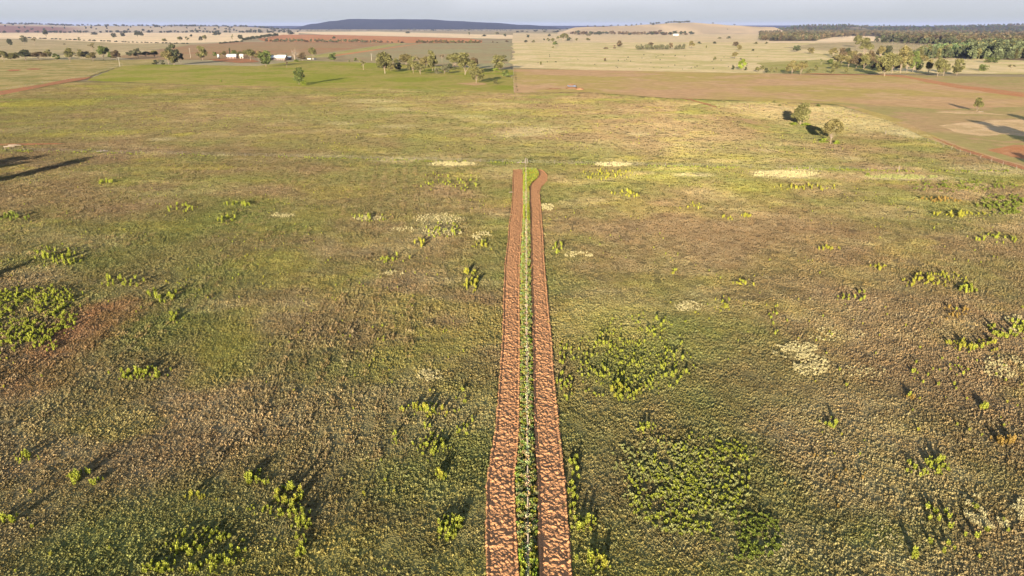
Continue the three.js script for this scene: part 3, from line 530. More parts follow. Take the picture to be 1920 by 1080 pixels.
// every tree is 1 m tall and about 0.8 m wide before it is scaled
const treeKinds = {
  gum(R, rich) {                      // spreading eucalypt: forked pale trunk, leaf clumps at the limb ends
    const w = [], l = [], fork = 0.10 + 0.10 * R(), limbs = 7 + Math.floor(R() * 3), lean = (R() - 0.5) * 0.08;
    tube(w, [[0, -0.02, 0], [lean * 0.5, fork * 0.6, 0], [lean, fork, 0]], [0.022, 0.018, 0.016]);
    for (let k = 0; k < limbs; k++) {
      const a = k / limbs * 6.283 + R() * 0.9, reach = (k === 0 ? 0.05 : 0.12 + 0.19 * R()), top = k === 0 ? 0.84 + 0.06 * R() : 0.34 + 0.5 * R(), ex = lean + Math.cos(a) * reach, ez = Math.sin(a) * reach;
      tube(w, [[lean, fork - 0.01, 0], [lerp(lean, ex, 0.5), lerp(fork, top, 0.5), ez * 0.42], [ex, top, ez]], [0.012, 0.008, 0.003], 4);
      const n = 5 + Math.floor(R() * 3);
      for (let q = 0; q < n; q++) { const b = R() * 6.283, e = 0.12 * R(), r = 0.085 + 0.065 * R(); leaves(l, R, ex + Math.cos(b) * e, Math.min(0.91, top + (R() - 0.5) * 0.2), ez + Math.sin(b) * e, r, r * 0.75, Math.round((rich ? 60 : 14) * (0.7 + 0.6 * R())), rich ? 0.034 : 0.07); }
    }
    return [w, l];
  },
  dense(R, rich) {                    // full round crown down low
    const w = [], l = [];
    tube(w, [[0, -0.02, 0], [0.01, 0.3, 0], [0, 0.6, 0]], [0.024, 0.016, 0.008]);
    for (let k = 0; k < 26; k++) { const a = R() * 6.283, y = 0.2 + 0.68 * R(), d = 0.32 * Math.sqrt(Math.max(0.05, 1 - Math.pow((y - 0.52) / 0.46, 2))) * Math.sqrt(R()), r = 0.09 + 0.06 * R(); leaves(l, R, Math.cos(a) * d, y, Math.sin(a) * d, r, r * 0.85, rich ? 70 : 16, rich ? 0.034 : 0.07); }
    return [w, l];
  },
  sparse(R, rich) {                   // thin crown, many limbs showing
    const w = [], l = [];
    tube(w, [[0, -0.02, 0], [0.02, 0.25, 0.01], [0, 0.55, 0]], [0.026, 0.02, 0.012]);
    for (let k = 0; k < 7; k++) { const a = R() * 6.283, y0 = 0.2 + 0.3 * R(), reach = 0.12 + 0.2 * R(), y1 = y0 + 0.2 + 0.28 * R(), ex = Math.cos(a) * reach, ez = Math.sin(a) * reach; tube(w, [[0.01, y0, 0], [ex * 0.5, (y0 + y1) / 2, ez * 0.5], [ex, y1, ez]], [0.012, 0.009, 0.004], 4); const r = 0.06 + 0.05 * R(); leaves(l, R, ex, Math.min(0.93, y1), ez, r, r * 0.8, rich ? 44 : 12, rich ? 0.03 : 0.055); if (R() < 0.8) leaves(l, R, ex * 0.6, Math.min(0.95, y1 + 0.08), ez * 0.6, r, r * 0.7, rich ? 36 : 10, rich ? 0.03 : 0.055); }
    return [w, l];
  },
  pine(R, rich) {                     // narrow cypress pine
    const w = [], l = [];
    tube(w, [[0, -0.02, 0], [0, 0.5, 0], [0, 0.95, 0]], [0.03, 0.018, 0.005]);
    for (let k = 0; k < 22; k++) { const y = 0.14 + 0.82 * k / 22, a = R() * 6.283, e = 0.24 * Math.pow(1 - (y - 0.1) / 0.92, 0.75) + 0.02, d = e * (0.3 + 0.6 * R()); leaves(l, R, Math.cos(a) * d, y, Math.sin(a) * d, 0.07 + e * 0.35, 0.07, rich ? 55 : 15, rich ? 0.032 : 0.06); }
    return [w, l];
  },
  bush(R, rich) {                     // shrub in leaf to the ground
    const w = [], l = [];
    for (let k = 0; k < 3; k++) { const a = R() * 6.283; tube(w, [[0, -0.02, 0], [Math.cos(a) * 0.12, 0.3, Math.sin(a) * 0.12], [Math.cos(a) * 0.24, 0.6, Math.sin(a) * 0.24]], [0.03, 0.02, 0.008], 4); }
    for (let k = 0; k < 18; k++) { const a = R() * 6.283, y = 0.08 + 0.75 * R(), d = 0.34 * Math.sqrt(R()) * Math.sqrt(1.05 - y), r = 0.13 + 0.07 * R(); leaves(l, R, Math.cos(a) * d, y, Math.sin(a) * d, r, r * 0.8, rich ? 60 : 14, rich ? 0.038 : 0.08); }
    return [w, l];
  },
  dead(R) {                           // bare white limbs
    const w = [], l = [];
    tube(w, [[0, -0.02, 0], [0.02, 0.2, 0], [0, 0.38, 0]], [0.05, 0.038, 0.03]);
    for (let k = 0; k < 13; k++) { const a = R() * 6.283, y0 = 0.16 + 0.24 * R(), reach = 0.14 + 0.3 * R(), y1 = 0.45 + 0.5 * R(), ex = Math.cos(a) * reach, ez = Math.sin(a) * reach, mx = ex * 0.5, my = (y0 + y1) / 2 - 0.03, mz = ez * 0.5; tube(w, [[0, y0, 0], [mx, my, mz], [ex, y1, ez]], [0.024, 0.015, 0.004], 4); for (let q = 0; q < 3; q++) { const b = R() * 6.283; tube(w, [[mx, my, mz], [mx + Math.cos(b) * 0.1, my + 0.12 + 0.12 * R(), mz + Math.sin(b) * 0.1]], [0.01, 0.003], 3); } }
    return [w, null];
  },
};
const tones = {
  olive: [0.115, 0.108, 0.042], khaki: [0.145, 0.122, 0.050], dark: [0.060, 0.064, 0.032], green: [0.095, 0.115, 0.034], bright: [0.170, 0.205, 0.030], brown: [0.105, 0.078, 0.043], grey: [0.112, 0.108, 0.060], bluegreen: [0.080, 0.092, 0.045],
};
const crownMats = Object.fromEntries(Object.entries(tones).map(([k, c]) => [k, mat(c, { vertexColors: true })]));
const barkPale = mat([0.21, 0.165, 0.12]), barkDark = mat([0.20, 0.15, 0.11]), barkDead = mat([0.22, 0.18, 0.14]);
const shapeBank = new Map();
function treeShapes(kind, rich) {
  const key = kind + rich;
  if (!shapeBank.has(key)) shapeBank.set(key, [0, 1, 2, 3].map((k) => { const [w, l] = treeKinds[kind](rngOf(kind.length * 977 + k * 131 + kind.charCodeAt(0) * 7 + (rich ? 1 : 0)), rich); return [geo(w), l && geo(l, null, l.tints)]; }));
  return shapeBank.get(key);
}
let treeNo = 0;
function treeAt(x, y, z, h, w, kind, tone, label, group, name) {
  const bank = treeShapes(kind, h / mPerPx(z) > 9), R = rngOf(9000 + treeNo), [wood, crown] = bank[treeNo++ % bank.length], t = new THREE.Group();
  const bark = kind === 'dead' ? barkDead : (kind === 'gum' || kind === 'sparse') ? barkPale : barkDark;
  const small = h / mPerPx(z) < 5;
  const wm = new THREE.Mesh(wood, bark); wm.name = 'trunk'; t.add(wm);
  if (crown) { const cm = new THREE.Mesh(crown, crownMats[tone]); cm.name = 'crown'; t.add(cm); }
  t.position.set(x, y, z); t.rotation.y = R() * 6.283; t.scale.set(w / 0.8, h / 0.98, w / 0.8);
  put(t, name || (kind === 'bush' ? 'shrub' : kind === 'pine' ? 'pine_tree' : kind === 'dead' ? 'dead_tree' : kind === 'dense' ? 'leafy_tree' : 'gum_tree'), { label, category: kind === 'bush' ? 'shrub' : 'tree', ...(group ? { group } : {}) });
  return t;
}
function tree(bx, by, hp, wp, kind, tone, label, group) {
  hp *= 1.06; wp *= kind === 'gum' ? 1.14 : 1.08;
  const p = at(bx, by), m = mPerPx(p.z), y = p.z > -480 ? groundY(p.x, p.z) : 0.0;
  return treeAt(p.x, y, p.z, hp * m, wp * m, kind, tone, label, group);
}
const farMass = [];                     // little far trees that read as hedges and dots: joined further down
const far = (bx, by, hp, wp, kind, tone) => { const p = at(bx, by), m = mPerPx(p.z); farMass.push({ x: p.x, y: 0, z: p.z, h: hp * m, w: wp * m, kind, tone }); };
const farAt = (x, y, z, h, w, kind, tone) => farMass.push({ x, y, z, h, w, kind, tone });
const plainly = (list, label, group) => list.forEach(([x, y, h, w, k, t, own]) => tree(x, y, h, w, k, t, own || label, own ? group : group));

// the pair of gums on the right, the lone trees of the paddock
tree(1500, 235, 38, 33, 'gum', 'olive', 'leaning gum tree with flat topped crown, farther of the pair at right');
tree(1557, 270, 43, 30, 'gum', 'khaki', 'pale trunked gum with two green shrubs at its foot, nearer of the right pair');
for (const [x, y, h, w, l] of [[1544, 267, 7, 17, 'bright green shrub at the left foot of the nearer right gum'], [1569, 270, 7, 12, 'bright green shrub at the right foot of the nearer right gum'], [1488, 235, 6, 15, 'green shrub at the left foot of the farther right gum'], [1511, 236, 6, 15, 'green shrub at the right foot of the farther right gum']]) tree(x, y, h, w, 'bush', 'bright', l);
tree(1831, 210, 24, 17, 'gum', 'olive', 'small lollipop shaped gum tree alone on the tan field at far right');
tree(561, 159, 30, 21, 'dense', 'green', 'lone two tiered leafy tree on the bright green field with long shadow');
tree(570, 160, 9, 12, 'bush', 'bright', 'bright shrub at the foot of the lone green field tree');
tree(1627, 331, 6, 9, 'bush', 'bright', 'small round bright shrub alone in the right middle paddock');
tree(1452, 193, 4.5, 8, 'bush', 'olive', 'small olive shrub at the top left of the pale grass patch');
tree(1462, 199, 4, 6, 'bush', 'olive', 'smallest shrub below the olive one on the pale grass patch');
tree(1533, 200, 5, 9, 'bush', 'green', 'round green shrub at the top edge of the pale grass patch');
tree(414, 153.5, 4, 5, 'bush', 'bright', 'tiny bright shrub alone on the green field at left');
// grove in the middle of the green field
const G = 'grove on the green field';
for (const [x, y, h, w, k, t, l] of [
  [682, 131, 17, 14, 'sparse', 'olive', 'small white trunked gum at the left end of the grove'],
  [722, 138, 37, 32, 'gum', 'olive', 'large spreading gum leading the grove on its left'],
  [733, 133, 16, 15, 'gum', 'khaki', 'small gum touching the right of the large left gum'],
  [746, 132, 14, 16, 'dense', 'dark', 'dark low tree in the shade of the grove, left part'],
  [743, 123, 12, 14, 'gum', 'olive', 'small gum behind the dark low tree in the grove'],
  [762, 122, 19, 28, 'gum', 'khaki', 'broad yellowish gum at the back of the grove'],
  [775, 137, 27, 19, 'gum', 'olive', 'slim pale trunked gum left of the grove centre'],
  [788, 140, 18, 17, 'gum', 'olive', 'short bushy gum at the front of the grove'],
  [783, 121, 15, 11, 'sparse', 'khaki', 'thin topped gum standing at the back of the grove'],
  [798, 127, 19, 22, 'gum', 'khaki', 'round khaki gum in the middle of the grove'],
  [811, 133, 34, 19, 'gum', 'olive', 'tallest narrow gum in the middle of the grove'],
  [829, 115, 12, 9, 'sparse', 'brown', 'small brownish tree alone behind the grove'],
  [820, 138, 12, 14, 'bush', 'grey', 'grey green shrub at the front foot of the tallest grove gum'],
  [833, 138.5, 15, 18, 'gum', 'grey', 'grey low gum right of the grove centre, in front'],
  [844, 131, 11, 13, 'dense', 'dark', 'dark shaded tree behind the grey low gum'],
  [853, 130, 27, 24, 'gum', 'olive', 'round headed gum left of the biggest grove tree'],
  [872, 140, 36, 35, 'gum', 'olive', 'biggest dense gum at the right of the grove'],
  [888, 130, 20, 19, 'gum', 'brown', 'brownish gum peeping right of the biggest grove tree'],
  [893, 156, 28, 25, 'gum', 'olive', 'bare trunked gum standing in front of the grove on red earth'],
  [937, 132, 27, 28, 'dense', 'olive', 'wide dense gum standing apart right of the grove'],
  [948, 145, 13, 13, 'dense', 'green', 'round green small tree below the wide dense gum'],
  [960, 148, 7, 10, 'sparse', 'grey', 'thin grey bush beside the red lane by the grove'],
  [929, 158, 9.5, 11, 'bush', 'olive', 'round olive bush in front of the grove near the red lane'],
  [667, 114, 5.5, 8, 'bush', 'green', 'small round bush left behind the grove'],
  [655, 116, 3, 4, 'bush', 'green', 'tiny bush at the top edge of the green field'],
  [930, 133, 5, 17, 'bush', 'bright', 'bright low shrub under the wide dense gum'],
]) tree(x, y, h, w, k, t, l, G);
// homestead trees
const HT = 'trees around the homestead';
for (const [x, y, h, w, k, t, l] of [
  [499, 125, 28, 28, 'dense', 'green', 'largest leafy tree in front of the homestead sheds'],
  [470, 113, 18, 22, 'gum', 'olive', 'wide gum left of the largest homestead tree'],
  [486, 114, 16, 17, 'gum', 'khaki', 'gum tucked behind the largest homestead tree'],
  [439, 107, 12, 12, 'dense', 'green', 'leafy tree behind the rounded shed roof'],
  [432, 106.5, 15, 6, 'pine', 'dark', 'dark narrow pine behind the rounded shed roof'],
  [450, 107.5, 10, 10, 'gum', 'olive', 'small gum right of the rounded shed'],
  [420, 106, 9, 14, 'gum', 'khaki', 'khaki tree between the silo and the pine'],
  [403, 106, 8, 9, 'dense', 'green', 'small green tree left of the silo'],
  [567, 114, 14, 15, 'gum', 'brown', 'brownish gum right of the dead white tree'],
  [587, 111.5, 20, 14, 'gum', 'olive', 'tall gum with a gap below its crown right of the homestead'],
  [624, 114.5, 14, 16, 'dense', 'green', 'round tree at the right end of the homestead hedge line'],
  [538, 128.5, 14, 8, 'sparse', 'brown', 'thin half bare tree on the green field below the homestead'],
  [555, 115.5, 4, 11, 'bush', 'bright', 'bright green shrub under the dead tree'],
  [511, 111, 8, 8, 'gum', 'olive', 'small gum before the left end of the long white roof'],
  [538, 110, 8, 6, 'gum', 'olive', 'small gum at the right end of the long white roof'],
]) tree(x, y, h, w, k, t, l, HT);
tree(553, 112, 21, 20, 'dead', 'olive', 'bare white dead tree beside the homestead sheds');
// trees left of the homestead
const LT = 'trees along the left lane';
for (const [x, y, h, w, k, t, l] of [
  [327, 121, 31, 19, 'gum', 'dark', 'tallest dark gum of the clump on the lane corner'],
  [317, 121.5, 22, 17, 'gum', 'khaki', 'khaki gum at the left of the lane corner clump'],
  [340, 119, 16, 12, 'gum', 'grey', 'grey gum at the right of the lane corner clump'],
  [326, 121.5, 14, 16, 'gum', 'olive', 'low gum in front of the lane corner clump'],
  [380, 112, 22, 17, 'dense', 'olive', 'round headed tree alone between lane corner and silo'],
  [292, 120.5, 7.5, 9, 'bush', 'dark', 'dark round bush left of the lane corner clump'],
  [306, 121, 7, 7, 'bush', 'dark', 'dark bush between round bush and lane corner clump'],
  [260, 109, 16, 13, 'gum', 'grey', 'grey gum near the middle of the lane row'],
  [247, 107, 10, 14, 'gum', 'dark', 'dark low gum left of the grey lane gum'],
  [274, 108, 9.5, 12, 'gum', 'olive', 'small olive gum right of the grey lane gum'],
  [290, 107, 10, 15, 'gum', 'olive', 'flat topped small gum at the right end of the lane row'],
  [219, 113, 16, 14, 'gum', 'brown', 'brownish gum right behind the white power pole'],
  [210, 111, 12, 12, 'dense', 'green', 'bright green tree left of the power pole'],
  [194, 113, 22, 17, 'gum', 'green', 'tall forked green gum left of the power pole'],
  [175, 115, 14, 16, 'gum', 'khaki', 'wide khaki gum in the middle of the left lane row'],
  [164, 109, 11, 14, 'dense', 'dark', 'dark dense tree behind the wide khaki gum'],
  [153, 109.5, 14, 11, 'gum', 'olive', 'upright gum left of the dark dense tree'],
  [146, 111, 8, 8, 'sparse', 'khaki', 'small thin gum beside the tall front gum'],
  [132, 116, 21, 19, 'gum', 'olive', 'tall gum standing forward in the left lane row'],
  [106, 113, 11, 12, 'dense', 'green', 'single round green tree left of the forward gum'],
  [92, 110, 14, 11, 'gum', 'olive', 'upright gum at the right of the left border thicket'],
  [74, 113, 13, 22, 'gum', 'brown', 'wide brownish gum in the left border thicket'],
  [49, 113, 16, 25, 'gum', 'dark', 'widest dark gum in the left border thicket'],
  [32, 111.5, 11, 16, 'gum', 'olive', 'low gum left of the widest dark gum'],
  [20, 113, 11, 16, 'gum', 'olive', 'low olive gum second from the left border'],
  [8, 116, 17, 14, 'gum', 'olive', 'gum at the very left border of the lane row'],
  [172, 96, 13, 12, 'sparse', 'khaki', 'thin gum alone on the straw field above the lane row'],
  [19, 88, 13, 9, 'gum', 'dark', 'dark gum on the olive field near the left border'],
  [46, 82.5, 13, 11, 'gum', 'grey', 'grey gum right of the dark field gum at far left'],
  [65, 83, 10, 9, 'sparse', 'khaki', 'thin gum right of the grey field gum at far left'],
  [87, 69.5, 11, 8, 'gum', 'dark', 'tall dark gum on the pale straw field at far left'],
]) tree(x, y, h * 1.08, w * 1.12, k, t, l, LT);
plainly([[214, 71, 8, 10, 'dense', 'dark'], [231, 69, 7, 11, 'dense', 'dark'], [258, 70, 9, 10, 'gum', 'dark'], [266, 68, 8, 8, 'dense', 'dark'], [177, 65, 5, 12, 'bush', 'dark'], [309, 78, 5.5, 9, 'dense', 'olive'], [338, 78, 8.5, 8, 'gum', 'olive'], [351, 76.5, 7, 6, 'gum', 'olive'], [359, 70, 5, 5, 'gum', 'dark'], [377, 77, 8, 8, 'gum', 'dark'], [385, 77.5, 10.5, 7, 'gum', 'olive'], [437, 78, 12, 6, 'sparse', 'olive'], [451, 74, 8, 10, 'dense', 'dark'], [403, 67, 6.5, 9, 'dense', 'dark'], [412, 67, 6, 8, 'dense', 'dark'], [149, 76, 6, 5, 'bush', 'olive'], [151, 63, 5, 6, 'gum', 'dark'], [114, 63, 5, 5, 'gum', 'dark'], [9, 63, 5, 6, 'gum', 'dark'], [121, 83.5, 2, 5, 'bush', 'olive']],
  'small dark tree scattered on the pale straw fields at far left', 'trees scattered on the far left straw fields');
{ // hedges and rows
  const R = rngOf(31);
  for (let k = 0; k < 44; k++) { const px = lerp(50, 358, (k + R()) / 44), y = px < 240 ? lerp(71.5, 79.5, (px - 50) / 190) : lerp(79.5, 82.5, (px - 240) / 118); far(px, y, 1.6 + 1.4 * R(), 3.5 + 3 * R(), 'bush', 'dark'); }
  for (let k = 0; k < 14; k++) { const px = lerp(412, 456, (k + R()) / 14); far(px, lerp(82, 78, (px - 412) / 44), 2 + 2 * R(), 4 + 2 * R(), 'bush', 'dark'); }
  for (let k = 0; k < 30; k++) { const px = lerp(455, 522, (k + R()) / 30); far(px, lerp(77, 67.5, (px - 455) / 67), 4.5 + 2.5 * R(), 5 + 3 * R(), 'dense', 'dark'); }
  for (let k = 0; k < 48; k++) { const px = lerp(496, 716, (k + R() * 0.9) / 48), s = R(); tree(px, lerp(78.6, 80.4, (px - 496) / 220), 3.5 + 3.2 * s, 4 + 4.5 * R(), s > 0.5 ? 'gum' : 'dense', R() < 0.6 ? 'grey' : 'brown', 'small tree in the left half of the row before the red field', 'tree row before the red field, left half'); }
  for (let k = 0; k < 36; k++) { const px = lerp(776, 902, (k + R() * 0.9) / 36), s = R(); if (px > 770 && px < 780 && s < 0.4) continue; tree(px, 81, 3 + 3 * s, 4 + 4 * R(), s > 0.5 ? 'gum' : 'dense', R() < 0.6 ? 'brown' : 'olive', 'small brownish tree in the right half of the row before the red field', 'tree row before the red field, right half'); }
  plainly([[727, 80.5, 4, 4, 'gum', 'brown'], [735, 80.5, 3, 4, 'bush', 'brown'], [747, 80.5, 4.5, 3, 'gum', 'brown'], [754, 80.8, 3, 10, 'bush', 'brown']], 'tiny tree in the gap of the row before the red field', 'gap of the red field row');
  tree(626, 73, 4.5, 7, 'dense', 'dark', 'lone dark tree in the middle of the red field');
  tree(545, 65, 5, 14, 'dense', 'dark', 'dark thicket tree at the top left corner of the red field');
  tree(765, 63, 4, 9, 'dense', 'dark', 'dark round tree on the pale band above the red field');
  plainly([[931, 65.5, 5, 9, 'dense', 'grey'], [947, 68.5, 5, 6, 'dense', 'dark'], [908, 68, 3, 10, 'bush', 'dark'], [880, 66, 5, 4, 'gum', 'grey'], [924, 80, 3, 4, 'bush', 'brown'], [932, 80.5, 2, 4, 'bush', 'brown'], [950, 80, 4, 6, 'gum', 'brown']], 'small tree right of the red field near the lane', 'trees right of the red field');
  // far flats, 4 to 8 km off
  for (let k = 0; k < 80; k++) { const px = lerp(-40, 1100, R()), s = Math.pow(R(), 1.3), y = lerp(59, 54.4, s); if (px > 560 && px < 960 && y > 58) continue; const p = at(px, y); if (px < 590 && p.z < -4500) { const q = leftRiseAt(px, R() * 0.98); farAt(q[0], q[1] - 0.5, q[2], 10 + 9 * R(), 10 + 16 * R(), 'dense', 'dark'); } else farAt(p.x, 0, p.z, 9 + 9 * R(), 12 + 16 * R(), 'dense', 'dark'); }
  for (let k = 0; k < 330; k++) { const u = R(), q = leftRiseAt(lerp(-30, 570, Math.pow(R(), 0.8)), u < 0.55 ? 0.80 + 0.2 * R() : u < 0.8 ? 0.02 + 0.08 * R() : 0.1 + 0.9 * R()); farAt(q[0], q[1] - 0.5, q[2], 10 + 9 * R(), 12 + 18 * R(), 'dense', 'dark'); }
  // straw hill
  for (const [px, s] of [[1203, 0.95], [1208, 0.9], [1213, 0.93], [1217, 0.97], [1234, 0.98], [1239, 0.99], [1244, 0.97], [1248, 0.99], [1252, 0.93], [1258, 0.99], [1262, 0.98], [1266, 0.99], [1270, 0.98], [1268, 0.94], [1254, 0.85], [1230, 0.82], [1208, 0.78]]) { const q = strawHillAt(px, s); treeAt(q[0], q[1] - 0.3, q[2], 10 + 4 * R(), 15 + 8 * R(), 'gum', 'dark', 'small dark tree on the crown of the straw hill', 'trees on the straw hill top'); }
  for (const [px, s, l] of [[1312, 0.99, 'lone small tree on the right slope crest of the straw hill'], [1350, 0.97, 'last small tree low on the right slope of the straw hill']]) { const q = strawHillAt(px, s); treeAt(q[0], q[1] - 0.3, q[2], 9, 14, 'gum', 'dark', l); }
  for (const px of [1093, 1106, 1120, 1134, 1146, 1160, 1170, 1178, 1186]) { const q = strawHillAt(px, 0.8 + 0.18 * R()); treeAt(q[0], q[1] - 0.3, q[2], 9 + 3 * R(), 12 + 8 * R(), 'gum', 'dark', 'small tree on the long left slope of the straw hill', 'trees on the straw hill left slope'); }
  // belt of trees at the foot of the hill
  for (let k = 0; k < 62; k++) { const px = lerp(1070, 1368, (k + R()) / 62), y = px < 1300 ? 66.5 - 2.5 * R() : 62.5 - 1.5 * R(); far(px, y, 4 + 4 * R(), 6 + 6 * R(), R() < 0.5 ? 'gum' : 'dense', R() < 0.5 ? 'brown' : 'dark'); }
  for (let k = 0; k < 34; k++) { const px = lerp(965, 1340, (k + R()) / 34), y = 61 - 1.6 * R(); far(px, y, 2 + 1.6 * R(), 5 + 6 * R(), 'dense', 'dark'); }
}
plainly([[990, 71, 6, 7, 'dense', 'dark'], [1030, 69, 5, 6, 'gum', 'dark'], [1104, 68, 5, 10, 'gum', 'olive'], [1102, 77, 5, 9, 'gum', 'olive'], [1081, 77, 5, 5, 'gum', 'olive'], [1057, 77, 13, 14, 'gum', 'olive', 'largest round tree of the knot on the straw field right of the lane'], [1066, 77, 7, 9, 'dense', 'dark'], [1046, 74.5, 6, 5, 'gum', 'olive'], [1036, 79, 6.5, 7, 'gum', 'olive'], [1041, 86, 8, 10, 'gum', 'green'], [1028, 78, 6, 6, 'gum', 'olive'], [1020, 77, 4.5, 3.5, 'gum', 'dark'], [986, 79.5, 4.5, 8, 'bush', 'dark'], [1000, 79.5, 4.5, 7, 'bush', 'olive'], [1037, 90, 3, 6, 'bush', 'olive']],
  'small tree in the knot of trees on the straw field right of the lane', 'knot of trees on the straw field');
const SC = 'trees scattered on the scrub field';
for (const [x, y, h, w, k, t, l] of [
  [1014, 122.5, 6.5, 4.5, 'dense', 'olive', 'tiny pointed tree near the lane on the scrub field'], [1134, 115, 6, 5, 'dense', 'brown', 'tiny brown tree alone in the middle of the scrub field'],
  [1161, 88, 11, 12, 'dense', 'brown', 'brown round tree on the ochre bank of the scrub field'], [1152, 91, 6, 6, 'bush', 'brown', 'low bush left of the brown round tree'], [1136, 91.5, 3, 10, 'bush', 'brown', 'flat brush left below the brown round tree'],
  [1257, 92, 11, 9, 'dense', 'brown', 'dark brown tree at the end of the silvery hedge'], [1221, 88, 8, 11, 'dense', 'brown', 'brown tree rising behind the silvery hedge'], [1296, 91, 12.5, 11, 'gum', 'khaki', 'khaki gum right of the silvery hedge'],
  [1311, 82, 4, 8, 'bush', 'dark', 'dark flat shrub above the khaki gum'], [1339, 82, 4.2, 8, 'bush', 'dark', 'dark flat shrub right of its twin on the straw slope'], [1366, 72.5, 4.5, 8, 'bush', 'dark', 'dark shrub high on the straw slope'], [1349, 72.5, 2.8, 8, 'bush', 'olive', 'faint shrub left of the high dark shrub'],
  [1379, 87, 8, 12, 'dense', 'brown', 'wide brown tree at the top of the creek line'], [1386, 95, 10, 10, 'gum', 'khaki', 'khaki tree second in the creek line'], [1377, 110, 11, 10, 'gum', 'khaki', 'leaning tree third in the creek line'], [1340, 112.5, 6, 6, 'dense', 'olive', 'small round tree left of the creek line'],
  [1391, 131, 19, 15, 'dense', 'bright', 'bright green willow like tree at the field edge'], [1374, 131, 7.5, 6, 'dense', 'dark', 'dark little tree left of the bright green one'], [1398, 132, 6.5, 6, 'bush', 'dark', 'dark bush right at the foot of the bright green tree'],
  [1389, 113, 4, 4, 'gum', 'dark', 'tiny tree above the bright green one'], [1419, 135, 9, 8, 'gum', 'olive', 'left tree of the three right of the bright green one'], [1429, 132, 8, 7, 'gum', 'olive', 'middle tree of the three right of the bright green one'], [1436, 137, 9, 9, 'dense', 'dark', 'dark right tree of the three near the field edge'],
  [1417, 82.5, 4, 8, 'bush', 'olive', 'olive shrub on the pale slope at right'], [1437, 82, 3.5, 7, 'bush', 'olive', 'last olive shrub on the pale slope at right'], [1412, 95.5, 3.5, 6, 'bush', 'dark', 'dark shrub below the pale slope'], [1324, 91, 5.5, 3, 'gum', 'olive', 'thin little tree right of the khaki gum'],
]) tree(x, y, h, w, k, t, l, SC);
{ const R = rngOf(33);
  for (let k = 0; k < 26; k++) { const px = k < 20 ? lerp(1192, 1254, (k + R()) / 20) : lerp(1266, 1282, (k - 20 + R()) / 6); tree(px, 92.5 + R(), 6 + 4 * R(), 5 + 2 * R(), 'dense', 'grey', 'silvery bush in the hedge on the scrub field', 'silvery hedge on the scrub field'); }
  for (let k = 0; k < 46; k++) far(lerp(975, 1420, R()), lerp(103, 130, R()), 1.4 + 1.5 * R(), 1.4 + 1.6 * R(), 'bush', 'dark');
}
